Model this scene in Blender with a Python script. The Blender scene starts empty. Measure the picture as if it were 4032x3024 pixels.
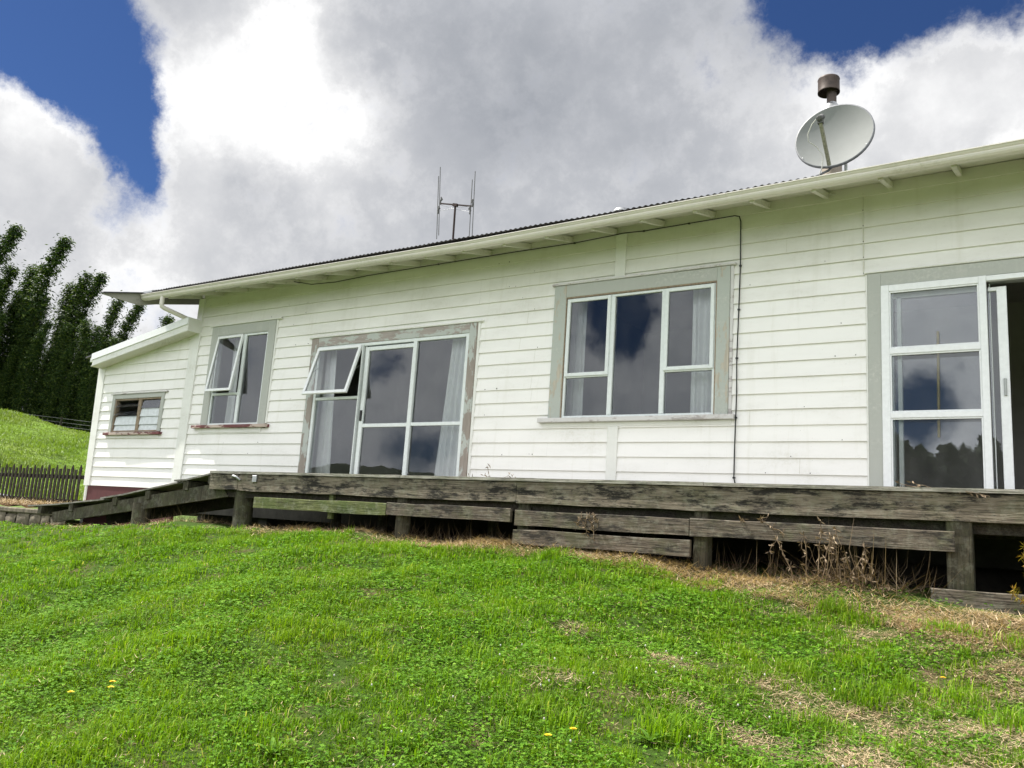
import bpy, math, random
import numpy as np
from mathutils import Vector, Matrix
random.seed(7)
rng = np.random.default_rng(11)
SC = bpy.context.scene
COL = SC.collection
R = math.radians

# ------------------------------------------------------------------ helpers
class MB:
    """collects simple shapes, links them as ONE mesh object"""
    def __init__(s): s.v = []; s.f = []; s.sm = []
    def add(s, vs, fs, smooth=False):
        n = len(s.v); s.v += [tuple(v) for v in vs]
        for f in fs: s.f.append(tuple(n + i for i in f)); s.sm.append(smooth)
        return s
    def box(s, x0, x1, y0, y1, z0, z1):
        vs = [(x0,y0,z0),(x1,y0,z0),(x1,y1,z0),(x0,y1,z0),(x0,y0,z1),(x1,y0,z1),(x1,y1,z1),(x0,y1,z1)]
        return s.add(vs, [(0,3,2,1),(4,5,6,7),(0,1,5,4),(1,2,6,5),(2,3,7,6),(3,0,4,7)])
    def bbox(s, x0, x1, y0, y1, z0, z1, b=.004):
        """box with chamfered long edges on the front (octagonal-ish section)"""
        xs = (x0, x0+b, x1-b, x1); zs = (z0, z0+b, z1-b, z1)
        s.box(x0, x1, y0+b, y1, z0, z1)
        n = [(x0,y0+b,z0),(x1,y0+b,z0),(x1,y0+b,z1),(x0,y0+b,z1),(x0+b,y0,z0+b),(x1-b,y0,z0+b),(x1-b,y0,z1-b),(x0+b,y0,z1-b)]
        return s.add(n, [(0,1,5,4),(1,2,6,5),(2,3,7,6),(3,0,4,7),(4,5,6,7)])
    def bar(s, a, b, w, h, up=(0,0,1)):
        a = Vector(a); b = Vector(b); d = (b-a).normalized(); u = Vector(up)
        r = d.cross(u)
        if r.length < 1e-4: r = d.cross(Vector((1,0,0)))
        r.normalize(); u = r.cross(d).normalized()
        vs = []
        for p in (a, b):
            for i, j in ((-1,-1),(1,-1),(1,1),(-1,1)): vs.append(p + r*i*w/2 + u*j*h/2)
        return s.add(vs, [(3,2,1,0),(4,5,6,7),(0,1,5,4),(1,2,6,5),(2,3,7,6),(3,0,4,7)])
    def tube(s, pts, r, n=8, cap=True):
        pts = [Vector(p) for p in pts]; m = len(pts)
        rs = r if isinstance(r, (list, tuple)) else [r]*m
        vs = []; prev = None
        for i, p in enumerate(pts):
            d = (pts[min(i+1, m-1)] - pts[max(i-1, 0)]).normalized()
            a = Vector((0,0,1)) if abs(d.z) < .9 else Vector((1,0,0))
            if prev is not None: a = prev
            u = (a - d*a.dot(d)).normalized(); prev = u; w = d.cross(u)
            for k in range(n):
                t = 2*math.pi*k/n; vs.append(p + (u*math.cos(t) + w*math.sin(t))*rs[i])
        fs = [(i*n+k, i*n+(k+1) % n, (i+1)*n+(k+1) % n, (i+1)*n+k) for i in range(m-1) for k in range(n)]
        s.add(vs, fs, True)
        if cap: s.add([v for v in vs[:n]], [tuple(range(n-1,-1,-1))]); s.add([v for v in vs[-n:]], [tuple(range(n))])
        return s
    def lathe(s, prof, c=(0,0,0), n=24, axis=None):
        M = Matrix.Identity(3)
        if axis is not None: M = Vector(axis).normalized().to_track_quat('Z','Y').to_matrix()
        c = Vector(c); vs = []
        for r, z in prof:
            for k in range(n):
                t = 2*math.pi*k/n; vs.append(c + M @ Vector((r*math.cos(t), r*math.sin(t), z)))
        m = len(prof)
        return s.add(vs, [(i*n+k, i*n+(k+1) % n, (i+1)*n+(k+1) % n, (i+1)*n+k) for i in range(m-1) for k in range(n)], True)
    def prism(s, poly, vec):
        n = len(poly); vec = Vector(vec); a = [Vector(p) for p in poly]
        vs = a + [p + vec for p in a]
        return s.add(vs, [tuple(range(n)), tuple(range(2*n-1, n-1, -1))] + [(i, n+i, n+(i+1) % n, (i+1) % n) for i in range(n)])
    def frame(s, x0, x1, z0, z1, w, y0, y1, b=.003):
        """rectangular frame in the wall plane, butt-jointed"""
        s.bbox(x0, x0+w, y0, y1, z0, z1, b); s.bbox(x1-w, x1, y0, y1, z0, z1, b)
        s.bbox(x0+w, x1-w, y0+.001, y1, z1-w, z1, b); s.bbox(x0+w, x1-w, y0+.001, y1, z0, z0+w, b)
        return s
    def build(s, name, mat, parent=None, fix=True):
        o = Vector((0,0,0))
        q = parent
        while q is not None: o += q.location; q = q.parent
        me = bpy.data.meshes.new(name)
        me.from_pydata([(v[0]-o.x, v[1]-o.y, v[2]-o.z) for v in s.v], [], s.f)
        if any(s.sm): me.polygons.foreach_set('use_smooth', s.sm)
        me.materials.append(mat); me.update()
        if fix:
            import bmesh
            bm = bmesh.new(); bm.from_mesh(me); bmesh.ops.recalc_face_normals(bm, faces=bm.faces); bm.to_mesh(me); bm.free()
        ob = bpy.data.objects.new(name, me); COL.objects.link(ob); ob.parent = parent
        return ob

def tag(o, label=None, cat=None, group=None, kind=None):
    if label: o['label'] = label
    if cat: o['category'] = cat
    if group: o['group'] = group
    if kind: o['kind'] = kind
    return o
def thing(name, loc, label, cat, group=None):
    o = bpy.data.objects.new(name, None); COL.objects.link(o); o.location = loc; o.empty_display_size = .1
    return tag(o, label, cat, group)
def npmesh(name, V, F4=None, F3=None, mat=None, attrs=None, smooth=False):
    """fast mesh from numpy arrays"""
    me = bpy.data.meshes.new(name)
    me.vertices.add(len(V)); me.vertices.foreach_set('co', np.asarray(V, np.float32).ravel())
    loops = []; starts = []; tot = 0
    if F4 is not None and len(F4): loops.append(np.asarray(F4).ravel()); starts.append(np.arange(len(F4))*4); tot = 4*len(F4)
    if F3 is not None and len(F3): loops.append(np.asarray(F3).ravel()); starts.append(tot + np.arange(len(F3))*3)
    L = np.concatenate(loops).astype(np.int32); S = np.concatenate(starts).astype(np.int32)
    me.loops.add(len(L)); me.loops.foreach_set('vertex_index', L)
    me.polygons.add(len(S)); me.polygons.foreach_set('loop_start', S)
    if smooth: me.polygons.foreach_set('use_smooth', np.ones(len(S), bool))
    me.update(calc_edges=True)
    if attrs:
        for k, a in attrs.items():
            at = me.attributes.new(k, 'FLOAT', 'POINT'); at.data.foreach_set('value', np.asarray(a, np.float32))
    if mat: me.materials.append(mat)
    ob = bpy.data.objects.new(name, me); COL.objects.link(ob)
    return ob

# ------------------------------------------------------------------ materials
class NT:
    def __init__(s, name):
        s.m = bpy.data.materials.new(name); s.m.use_nodes = True; s.t = s.m.node_tree; s.n = s.t.nodes
        s.n.clear(); s.out = s.n.new('ShaderNodeOutputMaterial'); s.l = s.t.links
        s.tc = s.n.new('ShaderNodeTexCoord')
        s.pos = s.n.new('ShaderNodeNewGeometry').outputs['Position']
    def node(s, t, **k):
        n = s.n.new(t)
        for a, b in k.items():
            if a.startswith('i_'): n.inputs[a[2:]].default_value = b
            else: setattr(n, a, b)
        return n
    def link(s, a, b): s.l.new(a, b)
    def noise(s, scale, detail=4, rough=.55, vec=None, stretch=None, dist=0):
        n = s.node('ShaderNodeTexNoise'); n.inputs['Scale'].default_value = scale
        n.inputs['Detail'].default_value = detail; n.inputs['Roughness'].default_value = rough; n.inputs['Distortion'].default_value = dist
        v = vec or s.pos
        if stretch:
            mp = s.node('ShaderNodeMapping'); mp.inputs['Scale'].default_value = stretch; s.link(v, mp.inputs['Vector']); v = mp.outputs[0]
        s.link(v, n.inputs['Vector']); return n.outputs['Fac']
    def ramp(s, fac, stops, interp='LINEAR'):
        r = s.node('ShaderNodeValToRGB'); cr = r.color_ramp; cr.interpolation = interp
        while len(cr.elements) < len(stops): cr.elements.new(.5)
        for e, (p, c) in zip(cr.elements, stops):
            e.position = p; e.color = (c, c, c, 1) if isinstance(c, (int, float)) else (*c, 1)
        s.link(fac, r.inputs['Fac']); return r.outputs['Color']
    def mix(s, fac, a, b, mode='MIX'):
        m = s.node('ShaderNodeMix', data_type='RGBA', blend_type=mode)
        for v, i in ((fac, 0), (a, 6), (b, 7)):
            if isinstance(v, (int, float)): m.inputs[i].default_value = v
            elif isinstance(v, tuple): m.inputs[i].default_value = (*v, 1)
            else: s.link(v, m.inputs[i])
        return m.outputs[2]
    def math(s, op, a, b=0., c=None, clamp=False):
        m = s.node('ShaderNodeMath', operation=op, use_clamp=clamp)
        for i, v in enumerate((a, b, c)):
            if v is None: continue
            if isinstance(v, (int, float)): m.inputs[i].default_value = v
            else: s.link(v, m.inputs[i])
        return m.outputs[0]
    def bump(s, h, strength=.5, dist=.01):
        b = s.node('ShaderNodeBump'); b.inputs['Strength'].default_value = strength; b.inputs['Distance'].default_value = dist
        s.link(h, b.inputs['Height']); return b.outputs['Normal']
    def bsdf(s, color, rough=.6, metal=0., normal=None, spec=.5, **k):
        p = s.node('ShaderNodeBsdfPrincipled')
        for v, i in ((color, 'Base Color'), (rough, 'Roughness'), (metal, 'Metallic')):
            if isinstance(v, (int, float)): p.inputs[i].default_value = v
            elif isinstance(v, tuple): p.inputs[i].default_value = (*v, 1)
            else: s.link(v, p.inputs[i])
        p.inputs['Specular IOR Level'].default_value = spec
        if normal: s.link(normal, p.inputs['Normal'])
        s.link(p.outputs[0], s.out.inputs[0]); return p
    def sepz(s):
        x = s.node('ShaderNodeSeparateXYZ'); s.link(s.pos, x.inputs[0]); return x.outputs

def paint(name, col, dirt=(.42,.40,.26), amt=.35, rough=.5, mould=0., peel=0., wood=(.30,.25,.20), cover=.5):
    t = NT(name)
    n1 = t.noise(2.2, 6, .6, stretch=(.5,1,1.6)); n2 = t.noise(28, 5, .65)
    c = t.mix(t.ramp(n1, [(.42,0.),(.75,1.)]), col, tuple(x*.93 for x in col))
    f = t.math('MULTIPLY', t.ramp(n1, [(.5,0.),(.72,1.)]), t.ramp(n2, [(.45,0.),(.7,1.)]))
    c = t.mix(t.math('MULTIPLY', f, amt), c, dirt)
    st_ = t.ramp(t.noise(5, 5, .6, stretch=(1.6,1,.12)), [(.55,0.),(.75,1.)])
    c = t.mix(t.math('MULTIPLY', st_, .16), c, dirt)
    spots = t.ramp(t.noise(65, 2, .5), [(.735,0.),(.76,1.)])
    c = t.mix(t.math('MULTIPLY', spots, .35), c, (.16,.15,.10))
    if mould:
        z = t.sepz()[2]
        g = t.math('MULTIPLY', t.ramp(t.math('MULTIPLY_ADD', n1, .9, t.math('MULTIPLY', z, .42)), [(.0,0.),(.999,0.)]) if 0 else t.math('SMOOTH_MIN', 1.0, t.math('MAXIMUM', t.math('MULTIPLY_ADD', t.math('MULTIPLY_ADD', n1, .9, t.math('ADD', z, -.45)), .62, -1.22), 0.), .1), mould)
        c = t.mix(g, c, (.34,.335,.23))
    h = n2
    if peel:
        pn = t.noise(7, 8, .68, stretch=(1,1,.33) if peel != 2 else (.33,1,1))
        pm = t.ramp(pn, [(cover,0.),(cover+.02,1.)], 'LINEAR')
        wn = t.noise(60, 5, .6, stretch=(1,1,.07) if peel != 2 else (.07,1,1))
        wc = t.mix(wn, tuple(x*.55 for x in wood), tuple(min(1,x*1.35) for x in wood))
        c = t.mix(pm, c, wc)
        h = t.math('SUBTRACT', t.math('MULTIPLY', n2, .2), pm)
    t.bsdf(c, rough, normal=t.bump(h, .35 if peel else .12, .003)); return t.m

def wood(name, a, b, lichen=.5, green=.3, black=.5, axis='x', rough=.85):
    t = NT(name)
    st = {'x':(.12,1,1.2), 'y':(1,.12,1.2), 'z':(1,1,.1)}[axis]; st2 = {'x':(.03,1,1), 'y':(1,.03,1), 'z':(1,1,.03)}[axis]
    g = t.noise(34, 6, .7, stretch=st, dist=.8); g2 = t.noise(90, 4, .6, stretch=st2)
    c = t.mix(t.ramp(g, [(.3,0.),(.7,1.)]), a, b)
    c = t.mix(t.math('MULTIPLY', t.ramp(g2, [(.5,0.),(.62,1.)]), .6), c, tuple(x*.35 for x in a))
    c = t.mix(t.math('MULTIPLY', t.ramp(t.noise(3.5, 6, .7), [(.48,0.),(.62,1.)]), green), c, (.075,.105,.03))
    li = t.ramp(t.noise(11, 8, .75), [(.5,0.),(.62,1.)])
    c = t.mix(t.math('MULTIPLY', li, lichen), c, (.36,.37,.30))
    bl = t.ramp(t.noise(4.2, 9, .78, stretch=(.6,1,2.4) if axis == 'x' else (1,1,1)), [(.50,0.),(.58,1.)])
    c = t.mix(t.math('MULTIPLY', bl, black), c, (.018,.017,.015))
    h = t.math('ADD', g, t.math('MULTIPLY', g2, .6))
    t.bsdf(c, rough, normal=t.bump(h, .9, .012), spec=.2); return t.m

def flat(name, col, rough=.6, metal=0., var=.15, scale=12, bump=.15, spec=.5):
    t = NT(name); n = t.noise(scale, 6, .6)
    c = t.mix(t.ramp(n, [(.3,0.),(.7,1.)]), tuple(x*(1-var) for x in col), tuple(min(1, x*(1+var)) for x in col))
    t.bsdf(c, rough, metal, normal=t.bump(n, bump, .004), spec=spec); return t.m

M = {}
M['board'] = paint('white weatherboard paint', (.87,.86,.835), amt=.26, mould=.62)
M['trim'] = paint('white trim paint', (.78,.785,.75), amt=.5, mould=.35)
M['soffit'] = paint('soffit paint', (.66,.65,.57), (.18,.15,.08), amt=.8, mould=.25)
M['barge'] = paint('worn grey barge board', (.36,.35,.31), (.10,.09,.07), amt=.9)
M['gutter'] = paint('gutter paint', (.72,.68,.63), (.30,.29,.2), amt=.5, rough=.35)
M['casing'] = paint('grey green casing paint', (.42,.435,.40), (.62,.62,.57), amt=.8, rough=.55)
M['casing_patchy'] = paint('patched casing paint', (.42,.45,.41), (.60,.60,.54), amt=.9, peel=1, wood=(.46,.42,.34), cover=.55)
M['casing_peel'] = paint('peeling casing upright', (.44,.47,.44), (.6,.58,.5), amt=.6, peel=1, wood=(.29,.25,.215), cover=.45)
M['casing_peel_h'] = paint('peeling casing head', (.44,.47,.44), (.6,.58,.5), amt=.6, peel=2, wood=(.34,.30,.27), cover=.49)
M['sill_red'] = paint('peeling red sill', (.13,.025,.025), (.2,.1,.1), amt=.6, peel=2, wood=(.52,.42,.36), cover=.50)
M['sill_white'] = paint('worn white sill', (.62,.61,.60), (.3,.25,.22), amt=.8, peel=2, wood=(.40,.37,.36), cover=.56)
M['red_base'] = flat('dark red base paint', (.085,.02,.022), .7)
M['alu'] = flat('white aluminium', (.70,.745,.74), .35, 0., .06, 20, .03)
M['alu_white'] = flat('bright white frame', (.80,.82,.83), .35, 0., .05, 20, .03)
M['alu_grey'] = flat('grey aluminium', (.36,.38,.37), .4, .3, .1, 20, .03)
M['black'] = flat('black rubber', (.015,.015,.016), .6)
M['brown_wood'] = flat('bare brown joinery', (.26,.20,.14), .8, 0, .35, 30, .3)
M['deck_face'] = wood('weathered deck fascia', (.09,.075,.057), (.275,.235,.18), .22, .22, .95, 'x')
M['deck_rail'] = wood('weathered lower boards', (.068,.057,.045), (.18,.15,.115), .2, .28, .85, 'x')
M['deck_green'] = wood('green mossy board', (.09,.105,.04), (.16,.175,.07), .3, .8, .3, 'x')
M['post'] = wood('round deck post', (.05,.045,.032), (.10,.09,.062), .2, .3, .4, 'z')
M['deck_top'] = wood('deck boards', (.20,.19,.165), (.42,.40,.35), .5, .25, .35, 'x')
M['ply'] = wood('ramp plywood', (.13,.125,.11), (.30,.285,.26), .5, .2, .45, 'x')
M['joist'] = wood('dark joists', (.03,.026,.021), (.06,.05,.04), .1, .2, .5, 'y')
M['roof'] = flat('weathered corrugated steel', (.10,.10,.105), .6, .4, .4, 6, .1)
M['paling'] = wood('dark stained palings', (.016,.012,.010), (.036,.028,.021), .12, .15, .3, 'z')
M['stone'] = flat('mossy stone', (.14,.12,.085), .95, 0, .6, 9, 1.)
M['soil'] = flat('brown soil bank', (.07,.045,.026), 1., 0, .6, 14, 1., 0.)
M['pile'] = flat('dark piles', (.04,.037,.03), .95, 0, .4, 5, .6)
M['concrete'] = flat('old concrete foundation', (.12,.112,.09), .95, 0, .4, 5, .6)
M['rust'] = flat('rusty mast', (.035,.020,.018), .8, .2, .5, 40, .3)
M['galv'] = flat('galvanised metal', (.42,.43,.44), .4, .85, .2, 20, .05)
M['lnb'] = flat('weathered grey plastic', (.12,.12,.12), .8, 0, .4, 60, .3)
M['dish'] = flat('pale grey dish', (.21,.22,.215), .7, 0, .05, 4, .02, .2)
M['dish_rim'] = flat('dish rim', (.20,.205,.22), .55, 0, .2, 30, .05)
M['arm'] = flat('mossy feed arm', (.24,.235,.17), .8, 0, .4, 45, .3)
M['flue'] = flat('brown heat stained flue', (.07,.05,.042), .5, .3, .35, 12, .1)
M['flue_tan'] = flat('beige flue casing', (.36,.31,.25), .55, .2, .1, 8, .05)
M['cable'] = flat('black cable', (.012,.012,.014), .5)
M['white_cable'] = flat('off white cable', (.5,.5,.46), .6)
M['rod'] = flat('yellow bamboo rod', (.42,.33,.10), .5, 0, .2, 10, .05)
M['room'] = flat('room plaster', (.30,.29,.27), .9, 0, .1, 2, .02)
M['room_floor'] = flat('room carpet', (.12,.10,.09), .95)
M['curtain'] = flat('white net curtain', (.78,.80,.80), .9, 0, .05, 8, .05)
M['blind'] = flat('pale blue frosted louvre', (.62,.66,.68), .4)
M['yellow'] = flat('yellow petals', (.80,.55,.01), .6, 0, .1, 90)
M['stem'] = flat('green stem', (.08,.16,.03), .6)

def glass(name, tint=(.95,.97,.97), ior=1.75):
    t = NT(name)
    fr = t.node('ShaderNodeFresnel'); fr.inputs['IOR'].default_value = ior
    nz = t.noise(1.3, 2, .5); nb = t.bump(nz, .08, .02)
    tr = t.node('ShaderNodeBsdfTransparent'); tr.inputs[0].default_value = (*tint, 1)
    gl = t.node('ShaderNodeBsdfGlossy'); gl.inputs['Roughness'].default_value = .0; gl.inputs[0].default_value = (.93,.96,1,1)
    t.link(nb, gl.inputs['Normal'])
    mx = t.node('ShaderNodeMixShader'); t.link(fr.outputs[0], mx.inputs[0]); t.link(tr.outputs[0], mx.inputs[1]); t.link(gl.outputs[0], mx.inputs[2])
    df = t.node('ShaderNodeBsdfDiffuse'); df.inputs[0].default_value = (.6,.6,.58,1)
    dm = t.node('ShaderNodeMixShader'); t.link(t.math('MULTIPLY_ADD', t.ramp(t.noise(4, 6, .65, stretch=(1,1,.4)), [(.45,0.),(.8,1.)]), .05, .012), dm.inputs[0])
    t.link(mx.outputs[0], dm.inputs[1]); t.link(df.outputs[0], dm.inputs[2]); t.link(dm.outputs[0], t.out.inputs[0]); return t.m
M['glass'] = glass('window glass')

def leafmat(name, stops, trans=.35, rough=.5, patch=None, patchcol=None, patchscale=.8, spec=.35):
    t = NT(name)
    a = t.node('ShaderNodeAttribute', attribute_name='gv')
    c = t.ramp(a.outputs['Fac'], stops)
    if patchcol:
        pn = t.ramp(t.noise(patchscale, 5, .6), [(.40,0.),(.66,1.)])
        c = t.mix(t.math('MULTIPLY', pn, patch), c, patchcol)
    p = t.node('ShaderNodeBsdfPrincipled'); t.link(c, p.inputs['Base Color']); p.inputs['Roughness'].default_value = rough
    p.inputs['Specular IOR Level'].default_value = spec
    tl = t.node('ShaderNodeBsdfTranslucent'); t.link(t.mix(1., c, (1.15,1.2,.45), 'MULTIPLY'), tl.inputs[0])
    mx = t.node('ShaderNodeMixShader'); mx.inputs[0].default_value = trans
    t.link(p.outputs[0], mx.inputs[1]); t.link(tl.outputs[0], mx.inputs[2]); t.link(mx.outputs[0], t.out.inputs[0]); return t.m
M['grass'] = leafmat('grass blades', [(0.,(.045,.10,.004)),(.4,(.14,.285,.008)),(.8,(.28,.44,.018)),(1.,(.50,.49,.16))], .40, .6, .35, (.24,.34,.022), .9, spec=.2)
M['clover'] = leafmat('clover leaves', [(0.,(.035,.10,.008)),(.6,(.12,.275,.014)),(1.,(.29,.45,.06))], .2, .7, .2, (.16,.27,.03), spec=.12)
M['weed'] = leafmat('broad weed leaves', [(0.,(.07,.17,.02)),(1.,(.17,.31,.04))], .25, .7, spec=.15)
M['hill_grass'] = leafmat('hill grass blades', [(0.,(.12,.20,.03)),(1.,(.25,.36,.05))], .35, .6, .5, (.20,.24,.07), .12)
M['straw'] = leafmat('dry straw', [(0.,(.20,.13,.07)),(.5,(.46,.34,.20)),(1.,(.75,.61,.42))], .15, .7)
M['deadvine'] = leafmat('dead vine stems', [(0.,(.06,.042,.028)),(.6,(.20,.145,.09)),(1.,(.46,.36,.24))], .05, .8)
M['fern'] = leafmat('yellowing shrub leaves', [(0.,(.16,.20,.04)),(.55,(.35,.26,.05)),(1.,(.42,.17,.05))], .3, .6)
M['bamboo_leaf'] = leafmat('bamboo leaves', [(0.,(.012,.030,.009)),(.6,(.035,.072,.015)),(1.,(.13,.18,.035))], .22, .6, spec=.2)
M['bamboo_culm'] = flat('bamboo culm', (.16,.18,.08), .5, 0, .3, 5)
M['wood_leaf'] = leafmat('far wood leaves', [(0.,(.012,.03,.01)),(1.,(.04,.07,.02))], .15, .7)

# ------------------------------------------------------------------ terrain
Z0X = [-45,-17,-13,-11,-9,-4.5,-2.6,-.6,2,14]; Z0Z = [-1.42,-1.33,-1.20,-1.04,-.97,-.94,-1.01,-1.12,-1.22,-1.5]
def lawn_h(x, y):
    z0 = np.interp(x, Z0X, Z0Z)
    s = np.where(y > -2, 0.0, .19*(y+2)); s = np.where(y < -12, -1.9 + .10*(y+12), s)
    b = .025*np.sin(x*2.1+y*1.3)+.02*np.sin(x*3.7-y*2.9+1)+.012*np.sin(x*7.3+y*6.1)+.05*np.sin(x*.6+y*.9+2)*np.clip((-y-2.2)/2,0,1)
    return z0 + s + b
def hill_h(x, y):
    r = np.hypot(x, y+9.13); th = np.degrees(np.arctan2(y+9.13, -x))
    top = np.interp(th, [0,15,24.6,29.3,40,60,90], [2.6,2.5,2.1,1.75,.9,.2,-.8])
    u = np.clip((r-19.8)/14.5, 0, 1); s = u*u*(3-2*u)*.45 + u*.55
    far = np.clip((r-34.5)/30, 0, 1)*-2.0
    b = (.06*np.sin(x*1.3+y*.7)+.05*np.sin(x*2.3-y*1.9)+.07*np.sin(y*.9-x*.5))*np.clip((r-20)/3,0,1)
    return -.92 + (top+.92)*s + far + b

# ground sheet to the horizon
t = NT('far paddock'); n = t.noise(.05, 6, .6); n2 = t.noise(.8, 6, .6)
c = t.mix(n, (.07,.12,.025), (.13,.18,.04)); c = t.mix(t.math('MULTIPLY', n2, .4), c, (.05,.08,.02)); t.bsdf(c, .9, spec=.1)
g = MB()
for i in range(2):
    pass
xs = np.concatenate([[-1500,-600,-300,-150], np.arange(-100,101,10), [150,300,600,1500]])
X, Y = np.meshgrid(xs, xs, indexing='ij')
Zg = -3.2 - .0*X + np.where(Y < -14, np.clip((-Y-14)/60,0,1)*-1.5, 0) + 1.2*np.sin(X*.01)*np.cos(Y*.013)
V = np.stack([X, Y, Zg], -1).reshape(-1, 3); n_ = len(xs)
idx = np.arange(n_*n_).reshape(n_, n_)
F = np.stack([idx[:-1,:-1], idx[1:,:-1], idx[1:,1:], idx[:-1,1:]], -1).reshape(-1, 4)
tag(npmesh('ground', V, F, mat=t.m, smooth=True), kind='structure')

def grid(name, x0, x1, y0, y1, d, fn, mat, mask=None):
    xs = np.arange(x0, x1+d/2, d); ys = np.arange(y0, y1+d/2, d)
    X, Y = np.meshgrid(xs, ys, indexing='ij'); Z = fn(X, Y)
    i = np.arange(X.size).reshape(X.shape)
    F = np.stack([i[:-1,:-1], i[1:,:-1], i[1:,1:], i[:-1,1:]], -1).reshape(-1, 4)
    P = np.stack([X, Y, Z], -1).reshape(-1, 3)
    if mask is not None: F = F[mask(P[F].mean(1))]
    return npmesh(name, P, F, mat=mat, smooth=True)

t = NT('lawn soil and thatch')
n = t.noise(3, 7, .65); n2 = t.noise(38, 6, .7)
c = t.mix(t.ramp(n2, [(.3,0.),(.7,1.)]), (.055,.038,.022), (.20,.145,.08))
c = t.mix(t.math('MULTIPLY', t.ramp(n, [(.3,0.),(.5,1.)]), .9), c, (.035,.080,.008))
t.bsdf(c, .95, normal=t.bump(n2, 1., .02), spec=.1)
tag(grid('lawn', -26, 8, -22, 7, .22, lawn_h, t.m), kind='structure')
t = NT('hill pasture')
n = t.noise(.35, 7, .65); n2 = t.noise(5, 7, .7); n3 = t.noise(1.4, 6, .7, stretch=(.6,1,2.5))
c = t.mix(t.ramp(n2, [(.3,0.),(.7,1.)]), (.09,.16,.02), (.17,.27,.035))
c = t.mix(t.math('MULTIPLY', t.ramp(n, [(.45,0.),(.65,1.)]), .5), c, (.19,.19,.06))
c = t.mix(t.math('MULTIPLY', t.ramp(n3, [(.53,0.),(.62,1.)]), .75), c, (.045,.075,.018))
t.bsdf(c, .9, normal=t.bump(n2, 1., .08), spec=.1)
tag(grid('hill', -120, 20, .1, 110, .7, hill_h, t.m, lambda c: (c[:,0] < -16.1) | (c[:,1] > 9.2)), kind='structure')

# ------------------------------------------------------------------ house
EX = [-13.9,-6.5,-2.6,0,4]; EZ = [3.018,2.985,3.035,3.062,3.09]
def ze(x): return float(np.interp(x, EX, EZ))
def zr(x): return float(np.interp(x, [-14,-7,-2.6,0,4], [3.090,3.078,3.086,3.080,3.09]))   # crest of the sheets at their lower edge
SL = .268
XR = 3.6           # right end of the house (outside the picture)
LB = -3.5          # below floor
house = thing('weatherboard_house', (-6, 0, -.9), 'long white weatherboard house with grey trimmed windows, corrugated roof and small lean-to', 'house')

def boards(x0, x1, k0, k1, zoff, pitch, openings, ztop, seed, y0=0.):
    """rows of bevel-back boards, split round the openings, with slightly uneven edges"""
    rs = random.Random(seed); mb = MB()
    for k in range(k0, k1):
        za = zoff + k*pitch; zb = za + pitch
        cuts = [(a, b) for (a, b, c, d) in openings if c < zb-.02 and d > za+.02]
        part = [(a, b, c, d) for (a, b, c, d) in openings if c < zb-.02 and d > za+.02 and (c > za+.01 or d < zb-.01)]
        bp = sorted(set([x0, x1] + [v for o in openings for v in (o[0], o[1]) if x0 < v < x1]))
        for a, b in zip(bp[:-1], bp[1:]):
            m = (a+b)/2; lo, hi = za, zb; skip = False
            for (oa, ob, oc, od) in openings:
                if oa <= m <= ob and oc < hi and od > lo:
                    if oc <= lo+.01 and od >= hi-.01: skip = True
                    elif oc > lo+.01 and od >= hi: hi = oc
                    elif od < hi-.01 and oc <= lo: lo = od
                    else: skip = True
            if skip: continue
            n = max(1, int((b-a)/.55)); xs = [a+(b-a)*i/n for i in range(n+1)]
            row = []
            for x in xs:
                j = rs.uniform(-.0013,.0013); jz = rs.uniform(-.0008,.0008)
                zt = min(hi, ztop(x)); zl = min(lo, zt)
                fb = 1-(zl-za)/pitch; ft = 1-(zt-za)/pitch
                yb = y0 - .003 - .021*fb + j; yt = y0 - .003 - .021*max(ft, 0) + (j*.4)
                row.append(((x, yb+.016*(1 if lo == za else 0)+.004, zl+jz), (x, yb, zl+jz), (x, yt, zt+.0)))
            for p, q in zip(row[:-1], row[1:]):
                if p[2][2]-p[1][2] < .003 and q[2][2]-q[1][2] < .003: continue
                mb.add([p[0], q[0], q[1], p[1]], [(0,1,2,3)]); mb.add([p[1], q[1], q[2], p[2]], [(0,1,2,3)], False)
    return mb

OP1 = (-12.45,-11.09,.70,2.31); OP2 = (-9.84,-6.82,-.9,1.925); OP3 = (-5.275,-3.227,.68,2.28); OP4 = (-1.40,2.6,-.9,1.98); OP0 = (-15.37,-13.88,.61,1.25)
main_open = [(-12.60,-10.91,.62,2.47), (-9.99,-6.70,-.9,2.06), (-5.45,-3.08,.62,2.44), (-1.57,2.75,-.9,2.15)]
top_main = lambda x: 3.16 + (ze(x)-3.0)*.7
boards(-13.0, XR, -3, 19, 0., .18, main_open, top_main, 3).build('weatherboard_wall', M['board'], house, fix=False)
lean_z = lambda x: 1.93 + (x+15.81)*.1665
boards(-15.92, -13.2, 0, 20, -.446, .1838, [(-15.46,-13.80,.55,1.34)], lambda x: lean_z(x)+.06, 5).build('lean_to_wall', M['board'], house, fix=False)

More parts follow.
